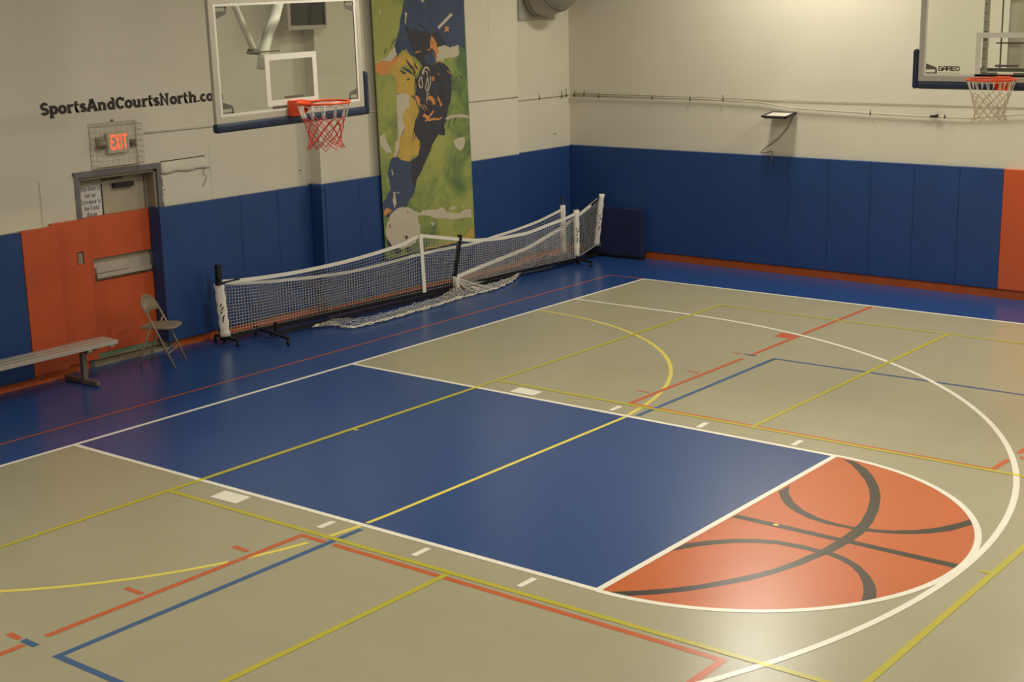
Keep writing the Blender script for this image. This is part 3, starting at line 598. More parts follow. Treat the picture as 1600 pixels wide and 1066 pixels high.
sm_ = MB(); sm_.box((XA, cy_-Rr-.06, cz_-Rr-.05), (XA+.03, cy_+Rr+.06, cz_+Rr+.05)); sm_.build('wall_flange', M['galv'], du)

# ================================================================== DARK PANEL BEHIND LEFT BACKBOARD
XV = -1.95
q = [(2.97,3.893),(3.55,3.582),(2.925,3.561),(3.582,3.573)]
vy0, vy1, vz0 = q[0][0], q[1][0], (q[2][1]+q[3][1])/2+.0
hv = empty('ceiling_heater', (XV, (vy0+vy1)/2, vz0), 'dark rectangular unit with a white rim seen through the left glass backboard', 'heater')
t = MB(); t.box((XV-.05, vy0, vz0+.05), (XV, vy1, vz0+1.0)); t.build('dark_face', M['dark'], hv)
t = MB(); rw = .045
t.box((XV-.06, vy0-rw, vz0), (XV+.02, vy1+rw*.3, vz0+.05)); t.box((XV-.06, vy0-rw, vz0+.05), (XV+.02, vy0, vz0+1.0)); t.box((XV-.06, vy1, vz0+.05), (XV+.02, vy1+rw*.3, vz0+1.0)); t.box((XV-.06, vy0-rw, vz0+1.0), (XV+.02, vy1+rw*.3, vz0+1.05))
t.build('rim', M['white_metal'], hv)
t = MB(); t.tube([(XV-.03, vy0+.05, vz0+1.0), (XV-.03, vy0+.05, CEIL)], .012, 6); t.build('hanger_rod', M['steel'], hv); t = MB(); t.tube([(XV-.03, vy1-.05, vz0+1.0), (XV-.03, vy1-.05, CEIL)], .012, 6); t.build('hanger_rod', M['steel'], hv)

# ================================================================== BANNER
XBn = -2.035
bn = MB(); BM_ = ['b_green','b_navy','b_dark','b_yellow','b_orange','b_cream']; BI = {n: i for i, n in enumerate(BM_)}
qb = [(4.469,3.897),(6.29,3.874),(4.544,0.558),(6.387,0.59)]
dyz0 = (qb[2][0]-qb[0][0])/(qb[2][1]-qb[0][1]); dyz1 = (qb[3][0]-qb[1][0])/(qb[3][1]-qb[1][1])
zbt = (qb[2][1]+qb[3][1])/2; ZT = 6.2
def by(z, s): return (qb[0][0]+dyz0*(z-qb[0][1])) if s == 0 else (qb[1][0]+dyz1*(z-qb[1][1]))
bn.prism([(XBn, by(qb[2][1],0), qb[2][1]), (XBn, by(qb[3][1],1), qb[3][1]), (XBn, by(ZT,1), ZT), (XBn, by(ZT,0), ZT)], (-.003,0,0), 0)
brn = random.Random(4)
def rag(pts, amp=.007, step=.035):
    P = [Vector(p) for p in pts]; out = []
    for a, b in zip(P, P[1:]+P[:1]):
        n = max(1, int((b-a).length/step))
        for i in range(n): out.append(tuple(a.lerp(b, i/n)+Vector((brn.uniform(-amp, amp), brn.uniform(-amp, amp)))))
    return out
def bp(pts, m, lay):
    pts = rag(pts) if len(pts) > 5 else pts
    o_ = .0006*lay+(len(bn.f) % 9)*.00005
    bn.poly([(XBn+o_, y, z) for y, z in pts], BI[m])
K = 8.883
# upper navy shirt, running up out of the frame
bp([(5.083,3.889),(5.059,3.817),(5.01,3.691),(4.958,3.491),(4.89,3.384),(4.868,3.312),(4.881,3.238),(4.927,3.19),(5.013,3.251),(5.084,3.267),(5.177,3.18),(5.303,3.147),(5.398,3.049),(5.468,3.008),(5.627,2.991),(5.668,3.084),(5.666,3.188),(5.713,3.252),(5.847,3.29),(5.98,3.254),(6.147,3.282),(6.284,3.212),(6.278,3.492),(6.28,3.874)][:-1] + [(by(qb[1][1]-.02,1)-.005, qb[1][1]-.02), (by(5.0,1)-.005, 5.0), (by(5.0,0)+.5, 5.0)], 'b_navy', 1)
# dark thigh and shin
bp([(5.086,3.561),(5.134,3.413),(5.184,3.3),(5.261,3.158),(5.342,3.089),(5.396,3.021),(5.304,2.898)] + [(5.231,2.872),(5.267,2.739),(5.234,2.665),(5.302,2.586),(5.309,2.453),(5.276,2.379),(5.214,2.289),(5.175,2.225),(5.193,2.157),(5.288,2.054)] + [(5.301,2.027),(5.25,1.868),(5.103,1.806),(5.077,1.598),(5.1,1.499),(5.17,1.453),(5.204,1.546),(5.311,1.65),(5.405,1.776),(5.483,1.885),(5.547,1.976),(5.594,2.03)] + [(5.687,2.107),(5.812,2.082),(5.797,2.234),(5.862,2.336),(5.906,2.469),(5.947,2.534),(5.977,2.707),(5.98,2.928)] + [(5.972,2.926),(5.908,3.006),(5.778,3.079),(5.689,3.073),(5.628,3.019),(5.514,3.062),(5.432,3.151),(5.893,3.312),(5.71,3.488),(5.561,3.418),(5.535,3.484),(5.392,3.488),(5.222,3.493)], 'b_dark', 2)
# lower navy sock
bp([(4.727,1.88),(4.825,1.885),(5.102,1.796),(5.088,1.539),(5.17,1.453),(5.151,1.377),(5.046,1.283),(4.984,1.204),(4.829,1.223),(4.686,1.164),(4.641,1.107),(4.545,1.119),(4.536,1.316),(4.69,1.468),(4.646,1.662),(4.682,1.809)], 'b_navy', 2)
# yellow leg with orange
bp([(5.098,3.266),(5.108,3.201),(5.204,3.151),(5.241,3.056),(5.285,3.082),(5.339,3.023),(5.292,2.951),(5.247,2.901),(5.168,3.004),(5.059,3.065),(4.931,3.015),(5.05,2.911),(4.856,2.921),(4.737,2.988),(4.825,3.094),(4.926,3.181),(5.011,3.205)], 'b_yellow', 3)
bp([(4.875,3.002),(5.166,2.969),(5.232,2.882),(5.213,2.798),(5.235,2.675),(5.149,2.661),(5.23,2.59),(5.295,2.454),(5.246,2.343),(5.167,2.207),(5.26,2.075),(5.284,1.972),(4.888,2.007),(4.879,2.108),(4.983,2.203),(4.982,2.438),(5.113,2.523),(5.121,2.663),(5.011,2.707),(4.857,2.698)], 'b_yellow', 3)
bp([(4.892,2.091),(5.288,2.057),(5.3,1.998),(5.25,1.868),(5.12,1.861),(5.088,1.802),(4.962,1.82),(4.838,1.879),(4.885,1.959)], 'b_yellow', 3)
bp([(4.864,2.698),(5.011,2.707),(5.114,2.673),(5.113,2.523),(5.026,2.482),(4.972,2.392),(5.006,2.248),(4.909,2.143),(4.874,2.009),(4.818,2.014),(4.869,2.165),(4.864,2.447)], 'b_cream', 4)
bp([(4.816,2.097),(4.892,2.091),(4.872,1.97),(4.811,1.886),(4.756,1.891),(4.802,1.976)], 'b_cream', 4)
# orange fist and cuffs
bp([(4.487,3.091),(4.61,3.131),(4.758,3.115),(4.899,3.191),(4.981,3.179),(4.838,3.075),(4.753,3.024),(4.708,2.953),(4.559,2.96),(4.495,3)], 'b_orange', 4)
bp([(4.872,3.311),(4.881,3.238),(4.914,3.2),(4.786,3.123),(4.61,3.14),(4.488,3.109),(4.53,3.143),(4.707,3.172),(4.779,3.242)], 'b_cream', 4)
bp([(5.605,3.426),(5.68,3.329),(5.726,3.224),(5.693,3.14),(5.639,3.236),(5.582,3.267),(5.558,3.23),(5.48,3.242),(5.56,3.258),(5.565,3.361)], 'b_orange', 4)
bp([(5.912,3.554),(5.925,3.528),(5.985,3.523),(5.947,3.501),(5.952,3.453),(5.908,3.473),(5.856,3.461),(5.88,3.498),(5.859,3.527),(5.9,3.528)], 'b_orange', 5)
bp([(5.727,3.535),(6.001,3.708),(6.048,3.683),(5.747,3.501)], 'b_cream', 5)
bp([(5.081,3.73),(5.137,3.734),(5.112,3.661),(5.103,3.57),(5.087,3.57),(5.075,3.607),(5.091,3.652)], 'b_cream', 5)
bp([(5.398,3.886),(5.484,3.884),(5.439,3.853)], 'b_cream', 5)
bp([(4.601,3.762),(4.628,3.775),(4.649,3.747),(4.634,3.716),(4.605,3.726)], 'b_cream', 5)
bp([(5.25,3.219),(5.365,3.238),(5.378,3.223),(5.277,3.206)], 'b_orange', 5)
bp([(5.713,3.262),(5.847,3.29),(5.98,3.254),(6.147,3.282),(6.149,3.149),(6.079,3.114),(5.869,3.113),(5.778,3.079),(5.675,3.074),(5.672,3.159),(5.724,3.186)], 'b_cream', 5)
for pts in ([(5.063,3.148),(5.117,3.108),(5.196,3.002),(5.168,3.004),(5.101,3.081)], [(4.944,3.005),(5.053,2.972),(5.087,2.943),(4.997,2.956)], [(5.243,3.084),(5.309,2.997),(5.281,2.998),(5.227,3.057)],
            [(4.974,3.045),(5.139,2.996),(5.219,2.917),(5.109,2.969)], [(5.069,2.876),(5.126,2.892),(5.139,2.873),(5.089,2.857)], [(4.879,2.706),(4.907,2.714),(4.913,2.699),(4.885,2.692)]):
    bp(pts, 'b_dark', 6)
for pts in ([(5.477,2.622),(5.55,2.632),(5.607,2.585),(5.647,2.515),(5.588,2.505),(5.547,2.56),(5.49,2.593)], [(5.675,2.633),(5.717,2.578),(5.78,2.497),(5.734,2.476),(5.707,2.53),(5.673,2.59)],
            [(5.363,2.382),(5.408,2.417),(5.436,2.386),(5.493,2.373),(5.585,2.443),(5.598,2.423),(5.491,2.334),(5.727,2.331),(5.772,2.342),(5.696,2.3),(5.402,2.303),(5.433,2.339)], [(5.22,2.666),(5.29,2.643),(5.324,2.603),(5.312,2.5),(5.257,2.56)],
            [(5.578,2.892),(5.621,2.88),(5.626,2.832),(5.589,2.825)], [(4.544,1.22),(4.607,1.241),(4.694,1.192),(4.672,1.166),(4.603,1.165),(4.566,1.122),(4.537,1.173)]):
    bp(pts, 'b_orange', 6)
zone = [(4.808,3.201),(5.271,3.066),(5.401,2.641),(5.288,2.184),(5.785,3.042),(6.069,2.857),(5.881,2.266),(5.483,3.472),(5.163,3.4)]
for k in range(46):
    cy0, cz0 = zone[k % len(zone)]; cy0 += brn.uniform(-.16, .16); cz0 += brn.uniform(-.16, .16)
    a_ = brn.uniform(-1.2, -.4) if k % 3 else brn.uniform(.5, 1.4); l_ = brn.uniform(.03, .11); w_ = brn.uniform(.006, .016)
    dx, dz = l_*math.cos(a_), l_*math.sin(a_); nx, nz = -w_*math.sin(a_), w_*math.cos(a_)
    k_ = k % len(zone)
    bn.poly([(XBn+.0006*6.5+k*.00004, y, z) for y, z in ((cy0-dx, cz0-dz), (cy0+nx, cz0+nz), (cy0+dx, cz0+dz), (cy0-nx*.6, cz0-nz*.6))], BI['b_dark' if k_ < 2 else ('b_orange' if k_ in (2, 4) else ('b_navy' if k_ in (5, 6) else 'b_dark'))])
def bline(pts, wd, m, lay):
    P = [Vector(p) for p in pts]; L = []; R = []
    for i in range(len(P)):
        t = (P[min(i+1, len(P)-1)]-P[max(i-1, 0)]).normalized(); nn = Vector((-t.y, t.x))*wd/2
        a = P[i]+nn; b = P[i]-nn; L.append((XBn+.0006*lay, a.x, a.y)); R.append((XBn+.0006*lay, b.x, b.y))
    bn.strip(L, R, BI[m])
bline([(5.375,2.894),(5.393,2.964),(5.439,3.009),(5.497,3.011),(5.537,2.948),(5.541,2.885)], .022, 'b_cream', 7)
bline([(5.391,2.92),(5.331,2.876),(5.306,2.802),(5.332,2.754),(5.375,2.756),(5.385,2.798),(5.367,2.865),(5.391,2.92),(5.437,2.974)], .018, 'b_cream', 7)
bline([(5.466,2.973),(5.491,2.896),(5.457,2.803),(5.44,2.748),(5.452,2.704),(5.482,2.717),(5.5,2.801),(5.492,2.915)], .018, 'b_cream', 7)
bline([(5.524,2.97),(5.551,2.874),(5.536,2.78),(5.481,2.698),(5.457,2.576)], .018, 'b_cream', 7)
bline([(5.838,2.299),(5.922,2.327),(6.043,2.327),(6.181,2.322),(6.312,2.293)], .04, 'b_cream', 5)
bp([(4.519,2.185),(4.623,2.205),(4.632,2.129),(4.682,2.05),(4.733,1.971),(4.731,1.943),(4.664,1.968),(4.635,1.942),(4.57,2.014),(4.521,2.093)], 'b_cream', 5)
bp([(5.975,1.994),(6.076,2.03),(6.215,2.028),(6.227,1.953),(6.193,1.89),(6.129,1.847),(6.054,1.879),(5.995,1.933)], 'b_cream', 5)
# white ball and streak
bp([(4.956,1.207),(5.069,1.178),(5.138,1.126),(5.267,1.09),(5.283,1.123),(5.444,1.112),(5.592,1.094),(5.713,1.109),(5.765,1.078),(5.786,1.035),(5.891,1.007),(6.06,0.99),(6.124,1.018),(6.312,1.015),(6.339,0.894),(6.119,0.912),(5.933,0.911),(5.782,0.951),(5.571,0.973),(5.44,1.029),(5.294,1.053),(5.192,1.061),(5.196,0.992),(5.243,0.917),(5.231,0.83),(5.192,0.777),(5.13,0.707),(5.012,0.665),(4.812,0.664),(4.647,0.737),(4.57,0.844),(4.554,0.923),(4.596,1.051),(4.685,1.154),(4.8,1.202),(4.871,1.215)], 'b_cream', 4)
for pts in ([(4.736,1.434),(4.771,1.43),(4.79,1.275),(4.752,1.217),(4.74,1.252),(4.72,1.321)], [(5.833,1.064),(5.911,1.1),(5.995,1.089),(5.978,1.051)], [(6.103,1.071),(6.174,1.098),(6.181,1.082),(6.126,1.063)],
            [(5.45,0.939),(5.525,0.934),(5.53,0.889),(5.478,0.888)], [(4.792,1.427),(4.848,1.421),(4.832,1.394)], [(4.712,1.731),(4.732,1.729),(4.753,1.653),(4.728,1.655)], [(4.619,1.627),(4.643,1.625),(4.662,1.585),(4.638,1.586)]):
    bp(pts, 'b_cream', 5)
for pts in ([(4.921,0.834),(4.963,0.818),(4.998,0.803),(4.946,0.762)], [(4.636,1.017),(4.656,1.009),(4.647,0.967),(4.633,0.969)], [(4.57,0.844),(4.622,0.788),(4.674,0.714),(4.605,0.738)],
            [(4.7,0.681),(4.771,0.69),(4.868,0.647),(4.808,0.597),(4.725,0.619)], [(4.926,0.667),(5.012,0.665),(5.039,0.622),(4.965,0.593)], [(5.149,0.792),(5.187,0.817),(5.185,0.787)], [(4.982,1.155),(5.023,1.126),(5.008,1.123),(4.981,1.146)]):
    bp(pts, 'b_dark', 6)
bp([(6.107,0.629),(6.236,0.693),(6.349,0.76),(6.378,0.591),(5.933,0.582),(5.299,0.584),(5.315,0.611),(5.72,0.603)], 'b_yellow', 2)
tag(bn.build('painted_banner', [M[n] for n in BM_], fix=False), 'tall green banner painted with a soccer player kicking a white ball', 'banner')

# ================================================================== BASKETBALL GOALS
def hoop_net(parent, cx, cy, z, mats, seed=0, split=None):
    rnd = random.Random(seed); n = 12; lev = [0, -.11, -.16, -.21, -.26, -.305, -.345, -.385]; rad = [.228, .190, .172, .160, .148, .142, .150, .170]
    def node(j, k):
        a = 2*PI*(j+.5*(k % 2))/n; r = rad[k]; return Vector((cx+r*math.cos(a), cy+r*math.sin(a), z+lev[k]+(.01*math.sin(j*2.3+k) if k > 1 else 0)))
    m1, m2 = MB(), MB()
    m1.tube([(cx+.228*math.cos(2*PI*i/36), cy+.228*math.sin(2*PI*i/36), z) for i in range(36)], .003, 4, closed=True, smooth=False)
    for j in range(n):
        for k in range(len(lev)-1):
            mb = m1 if (k < 1) else m2
            a = node(j, k)
            tg = [node(j, k+1), node(j-1, k+1)] if k % 2 == 0 else [node(j, k+1), node(j+1, k+1)]
            if k == 0:
                b = node(j, 1)
                for da in (-.02, .0, .02):
                    a_ = Vector((cx+.228*math.cos(2*PI*(j+.40)/n+da*3), cy+.228*math.sin(2*PI*(j+.40)/n+da*3), z))
                    mb.tube([a_, b+Vector((da*.3, da*.3, 0))], .0026, 4, smooth=False)
                tg = []
            for b in tg:
                m = (a+b)/2; c = Vector((cx, cy, m.z)); m = c+(m-c)*1.01
                mb.tube([a, m, b], .0042, 4, smooth=False)
    up = m1.build('net_top', mats[0], parent); lo = m2.build('net', mats[1], parent)
    return up, lo
def goal(name, label, loc, rz, mir, netm, seed, extra, tilt, glyph_side, rim_drop=0.10, tb0=.10):
    # local frame: board in the YZ plane at x=0, court towards +x, y across; origin = bottom centre of the board
    root = empty(name, loc, label, 'basketball goal', 'basketball goals', rz); LOCAL.add(root.name)
    H, Wd = 1.067, 1.83; h = Wd/2; fwid = .058
    g = MB(); g.box((-.012, -h+.02, .02), (.0, h-.02, H-.02)); g.build('glass_panel', M['glass'], root)
    f = MB()
    f.box((-.035, -h, 0), (.004, h, fwid)); f.box((-.035, -h, H-fwid), (.004, h, H)); f.box((-.035, -h, fwid), (.004, -h+fwid, H-fwid)); f.box((-.035, h-fwid, fwid), (.004, h, H-fwid))
    f.build('board_frame', M['white_metal'], root, bevel=.004)
    m = MB(); e = .0015
    bw = .052; s0, s1, t0, t1 = -.315, .315, tb0, tb0+.455
    m.box((e, s0, t0), (e+.001, s1, t0+bw)); m.box((e, s0, t1-bw), (e+.001, s1, t1)); m.box((e, s0, t0+bw), (e+.001, s0+bw, t1-bw)); m.box((e, s1-bw, t0+bw), (e+.001, s1, t1-bw))
    bo = .022; i0 = fwid
    m.box((e, -h+i0, i0), (e+.001, h-i0, i0+bo)); m.box((e, -h+i0, H-i0-bo), (e+.001, h-i0, H-i0)); m.box((e, -h+i0, i0+bo), (e+.001, -h+i0+bo, H-i0-bo)); m.box((e, h-i0-bo, i0+bo), (e+.001, h-i0, H-i0-bo))
    m.build('painted_lines', M['glass_board_mark'], root)
    a = fwid+.024; L = .12
    for sy in (-1, 1):
        for (zz, sz) in ((a, 1), (H-a, -1)):
            c = MB(); y = sy*(h-a); c.prism([(e+.001, y, zz+sz*.04), (e+.001, y-sy*L, zz+sz*.04), (e+.001, y-sy*L*.9, zz+sz*.065), (e+.001, y, zz+sz*L*.85)], (.001,0,0))
            c.box((e+.001, y, zz), (e+.002, y-sy*L, zz+sz*.012)); c.box((e+.001, y-sy*L, zz), (e+.002, y-sy*(L-.02), zz+sz*.04)); c.build('corner_mark', M['mark_grey'], root)
    c = MB(); c.box((e+.001, -.26, .075), (e+.002, -.08, .10)); c.build('mounting_slot', M['mark_grey'], root)
    c = MB(); c.box((e+.001, .08, .075), (e+.002, .22, .10)); c.build('mounting_slot', M['mark_grey'], root)
    c = MB(); c.box((e+.001, -.11, .155), (e+.002, .13, .178)); c.build('mounting_slot', M['mark_grey'], root)
    if glyph_side:
      t = MB(); gl = ['G2','A2','R2','E2','D2']; sz = .046
      wl_ = text_len(gl)*sz*.86
      oy = glyph_side
      text_mb(t, gl, (e+.003, oy*(h-a-L-.015) if oy < 0 else h-a-L-wl_-.02, fwid+.052), (0,1,0), (0,0,1), sz, .27, .1, .86)
      t.box((e+.001, oy*(h-a-L-.015) if oy < 0 else h-a-L-wl_-.02, fwid+.03), (e+.0015, (oy*(h-a-L-.015) if oy < 0 else h-a-L-wl_-.02)+wl_, fwid+.033))
      tag(t.build('maker_lettering', M['ink'], root, fix=False), 'black letters GARED in the lower corner of the board')
    # navy edge padding: bottom run and both lower sides, rounded ends
    p = MB(); pr = .040
    pts = [(-.015, -h-.012, .33), (-.015, -h-.012, .03), (-.015, -h+.02, -.022), (-.015, 0, -.022), (-.015, h-.02, -.022), (-.015, h+.012, .03), (-.015, h+.012, .33)]
    def rr(path, wx, wo):   # U profile swept as a rounded beam
        for a_, b_ in zip(path[:-1], path[1:]): p.beam(a_, b_, wx, wo, up=(1,0,0)) if False else None
    p.box((-.055, -h-.012, -.078), (.022, h+.012, .004))
    if glyph_side: p.box((-.055, -h-.062, -.078), (.022, -h-.002, .33))
    p.box((-.055, h+.002, -.078), (.022, h+.062, .33))
    po = p.build('edge_padding', M['navy_foam'], root, bevel=.028); tag(po, 'dark navy foam edge padding')
    # rim
    zr = rim_drop; cxr = .38; r = MB()
    r.tube([(cxr+.236*math.cos(2*PI*i/40), .236*math.sin(2*PI*i/40), zr) for i in range(40)], .010, 8, closed=True)
    for i in range(12):
        a_ = 2*PI*i/12; r.tube([(cxr+.232*math.cos(a_-.07), .232*math.sin(a_-.07), zr-.008), (cxr+.228*math.cos(a_), .228*math.sin(a_), zr-.026), (cxr+.232*math.cos(a_+.07), .232*math.sin(a_+.07), zr-.008)], .003, 5)
    r.build('rim_ring', M['rim_orange'], root)
    b = MB()
    b.box((.004, -.075, zr-.13), (.05, .075, zr+.012)); b.prism([(.05, -.075, zr+.01), (.16, -.06, zr+.01), (.16, .06, zr+.01), (.05, .075, zr+.01)], (0,0,-.05))
    b.prism([(.05, -.072, zr-.13), (.05, -.072, zr-.03), (.19, -.072, zr-.012), (.15, -.072, zr-.06)], (0,.006,0)); b.prism([(.05, .066, zr-.13), (.05, .066, zr-.03), (.19, .066, zr-.012), (.15, .066, zr-.06)], (0,.006,0))
    b.build('rim_bracket', M['rim_orange'], root, bevel=.004)
    hoop_net(root, cxr, 0, zr-.024, netm, seed)
    # rear support
    if extra == 'right':
        s = MB()
        for y in (-.245, .245):
            s.box((-.095, y-.022, .06), (-.05, y+.022, H-.05))
        s.box((-.095, -.5, H-.22), (-.06, .5, H-.16))
        for y in (-.245, .245):
            for k in range(9): s.box((-.049, y-.012, .14+.09*k), (-.046, y+.012, .15+.09*k), 1)
        s.build('rear_frame', [M['white_metal'], M['mark_grey']], root, bevel=.001)
    if extra == 'left':
        Hc = CEIL-loc[2]
        for (pa, pb, rr_) in (((-1.3, -.95, Hc), (-.24, -.22, .60), .03), ):
            s = MB(); s.tube([pa, pb], rr_, 12); s.build('support_strut', M['pole_white'], root)
        cp_ = [(0.201,4.244),(0.173,3.876),(0.115,3.746),(0.019,3.611),(-0.048,3.454),(-0.084,3.295)]
        s = MB(); s.tube([(-.32, cp_[0][0]+.02, Hc)]+[(-.32, y+.02, z-2.885) for y, z in cp_], .05, 14); s.build('mast', M['pole_white'], root)
        s = MB(); s.tube([(-.27, -.26, .58), (-.22, -.17, .57)], .026, 10); s.beam((-.24, -.30, .57), (-.2, .05, .57), .03, .012); s.build('strut_clamp', M['mark_grey'], root)
    else:
        s = MB(); Hc = CEIL-loc[2]
        s.tube([(-.30, -.01, .10), (-.30, -.01, Hc)], .085, 20)
        s.build('mast', M['pole_white'], root)
        s = MB(); s.tube([(-.18, -.125, .11), (-.18, -.125, .99)], .008, 8); s.box((-.20, -.17, .38), (-.16, .2, .392)); s.box((-.2, -.32, .10), (-.16, .32, .135)); s.build('actuator_rod', M['mark_grey'], root)
    if tilt: root.rotation_euler.x = tilt
    return root
g1 = goal('basketball_goal', 'glass basketball backboard with red and white net in front of the left wall', (1.22, -.02, 2.885), 0, 1, (M['net_white'], M['net_red']), 3, 'left', math.radians(.95), 0, rim_drop=.125)
g2 = goal('basketball_goal', 'glass basketball backboard with plain tan net at the top right corner of the photo', (5.73, 5.46, 2.95), -PI/2, 1, (M['net_white'], M['net_tan']), 5, 'right', 0, -1, rim_drop=.055, tb0=.04)

# ================================================================== PORTABLE NETS
def interp(pts, n):
    # resample a 3D polyline to n+1 points
    P = [Vector(p) for p in pts]; L = [0]
    for a, b in zip(P[:-1], P[1:]): L.append(L[-1]+(b-a).length)
    out = []
    for i in range(n+1):
        s = L[-1]*i/n; k = 0
        while k < len(P)-2 and L[k+1] < s: k += 1
        out.append(P[k].lerp(P[k+1], (s-L[k])/max(1e-9, L[k+1]-L[k])))
    return out
def smooth(P, it=2):
    for _ in range(it): P = [P[0]]+[(P[i-1]+P[i]*2+P[i+1])/4 for i in range(1, len(P)-1)]+[P[-1]]
    return P
def net_mesh(parent, top, bot, cell=.044, r=.0017, name='mesh_net', m='net_grey'):
    L = sum((b-a).length for a, b in zip(top[:-1], top[1:])); nv = max(2, int(L/cell)); T = interp(top, nv); Bt = interp(bot, nv)
    Hh = max((t-b).length for t, b in zip(T, Bt)); nh = max(2, int(Hh/cell)); mb = MB()
    for i in range(0, nv+1): mb.tube([T[i], (T[i]+Bt[i])/2, Bt[i]], r, 3, smooth=False)
    for k in range(1, nh+1):
        t = k/nh; mb.tube([T[i].lerp(Bt[i], t) for i in range(0, nv+1, 3)]+([T[nv].lerp(Bt[nv], t)] if nv % 3 else []), r, 3, smooth=False)
    return mb.build(name, M[m], parent, fix=False)
def tape_strip(parent, P, wd=.045, th=.006, name='top_tape', end_black=0.0):
    mb = MB()
    for a, b in zip(P[:-1], P[1:]): mb.beam(a, b, th, wd)
    return mb.build(name, M['tape'], parent)
def sleeve(parent, p0, p1, wd, seed=0, marks=True, dirv=(.65,.76,0)):
    p0 = Vector(p0); p1 = Vector(p1); d = (p1-p0); up = d.normalized(); side = Vector(dirv); side = (side-up*side.dot(up)).normalized(); nr = side.cross(up)
    rn = random.Random(seed); mb = MB(); n = 14; rows = []
    for i in range(n+1):
        t = i/n; c = p0+d*t; w_ = wd*(1+.10*math.sin(i*1.9+seed)); off = .006*math.sin(i*2.4+seed)*(1-t*.6)
        rows.append([c+side*(w_/2*math.cos(a))+nr*(.03*math.sin(a)+off) for a in [2*PI*k/10 for k in range(10)]])
    vs = [v for r_ in rows for v in r_]; fs = [(i*10+k, i*10+(k+1) % 10, (i+1)*10+(k+1) % 10, (i+1)*10+k) for i in range(n) for k in range(10)]
    fs += [tuple(range(10))[::-1], tuple(n*10+k for k in range(10))]
    mb.add(vs, fs, 0, True); s = mb.build('net_sleeve', M['tape'], parent)
    if marks:
        mk = MB(); f = nr if nr.x > 0 else -nr
        for (t, a, b) in ((.58, -.5, .3), (.52, -.1, .45), (.44, -.4, .1), (.36, -.1, .4), (.31, -.3, .3)):
            c = p0+d*t+f*.037+side*(wd*.25*a); mk.beam(c, c+side*wd*.5*b+up*.03, .012, .003, up=f)
        mk.build('sleeve_marking', M['ink'], s)
    return s
def foot(parent, p, q, casters=True):
    mb = MB(); mb.beam(p, q, .035, .025); mb.build('foot', M['black'], parent)
    for e in (p, q):
        c = MB(); x, y, z = e; c.tube([(x, y-.012, .024), (x, y+.012, .024)], .024, 12); c.box((x-.008, y-.018, .03), (x+.008, y+.018, z)); c.build('caster', M['black'], parent)

# net A - standing upright, centre strap
AL, AR = Vector((-1.92, 1.65, .0)), Vector((-1.48, 8.08, 0))
nA = empty('portable_net', (AL.x, (AL.y+AR.y)/2, 0), 'white-taped portable court net with upright centre strap, in front of the banner', 'net', 'portable court nets along the left wall')
ta = [(-1.92,1.655,0.75),(-1.904,1.881,0.725),(-1.878,2.268,0.705),(-1.85,2.67,0.692),(-1.822,3.086,0.694),(-1.792,3.517,0.705),(-1.762,3.965,0.733),(-1.714,4.667,0.799)] + [(-1.715,4.644,0.828),(-1.701,4.855,0.863),(-1.678,5.187,0.799),(-1.646,5.655,0.703),(-1.628,5.912,0.657),(-1.597,6.376,0.617),(-1.554,6.997,0.616),(-1.517,7.538,0.69),(-1.494,7.872,0.725),(-1.481,8.061,0.77)]
TA = interp(ta, 60); TAs = smooth(TA[:31], 1)+smooth(TA[31:], 1)
BA = [Vector((t.x, t.y, .115)) for t in TAs]
net_mesh(nA, [t-Vector((0,0,.02)) for t in TAs], BA); tape_strip(nA, TAs)
sleeve(nA, (AL.x-.0, AL.y, .10), (AL.x-.02, AL.y-.03, .735), .115, 1); sleeve(nA, (AR.x, AR.y, .13), (AR.x, AR.y, .82), .088, 2)
cs_ = MB(); qm = [(-1.701,4.857,0.875),(-1.698,4.89,0.096)]
cs_.beam((qm[0][0]+.015, qm[0][1], qm[0][2]+.01), (qm[1][0]+.015, qm[1][1], qm[1][2]), .012, .062, up=(0,1,0)); cs_.build('centre_strap', M['tape'], nA)
po_ = MB(); po_.tube([(AL.x, AL.y-.015, .03), (AL.x, AL.y-.02, .80)], .017, 10); po_.build('end_post', M['black'], nA); po_ = MB(); po_.tube([(AR.x, AR.y, .03), (AR.x, AR.y, .86)], .017, 10); po_.build('end_post', M['black'], nA)
cm = MB(); cm.tube([(AL.x+.0, AL.y-.04, .735), (AL.x+.02, AL.y+.25, .745)], .011, 8); cm.box((AL.x-.03, AL.y-.08, .72), (AL.x+.03, AL.y+.03, .745)); cm.build('tension_strap', M['black'], nA)
bb_ = MB(); bb_.beam((AL.x, AL.y-.02, .085), (AR.x, AR.y, .085), .035, .035); bb_.build('base_bar', M['black'], nA)
foot(nA, (-2.16, 1.70, .075), (-1.72, 1.66, .075)); foot(nA, (-1.72, 8.12, .075), (-1.2, 8.05, .075))
# net B - behind, sagging
BL, BR = Vector((-2.03, 1.70, 0)), Vector((-1.79, 8.16, 0))
nB = empty('portable_net', (BL.x, (BL.y+BR.y)/2, 0), 'sagging portable net farthest back, against the wall pads', 'net', 'portable court nets along the left wall')
tb_ = [(-2.03,1.707,0.717),(-2.025,1.841,0.683),(-2.005,2.377,0.618),(-1.981,3.006,0.563),(-1.965,3.446,0.536),(-1.948,3.902,0.52),(-1.93,4.379,0.534),(-1.912,4.873,0.557)] + [(-1.907,5.022,0.56),(-1.893,5.376,0.572),(-1.878,5.781,0.561),(-1.864,6.181,0.558)] + [(-1.847,6.614,0.598),(-1.834,6.974,0.62),(-1.813,7.533,0.68),(-1.8,7.88,0.741),(-1.79,8.155,0.798)]
TB = smooth(interp(tb_, 60), 2); net_mesh(nB, [t-Vector((0,0,.02)) for t in TB], [Vector((t.x, t.y, .12)) for t in TB]); tape_strip(nB, TB, .038)
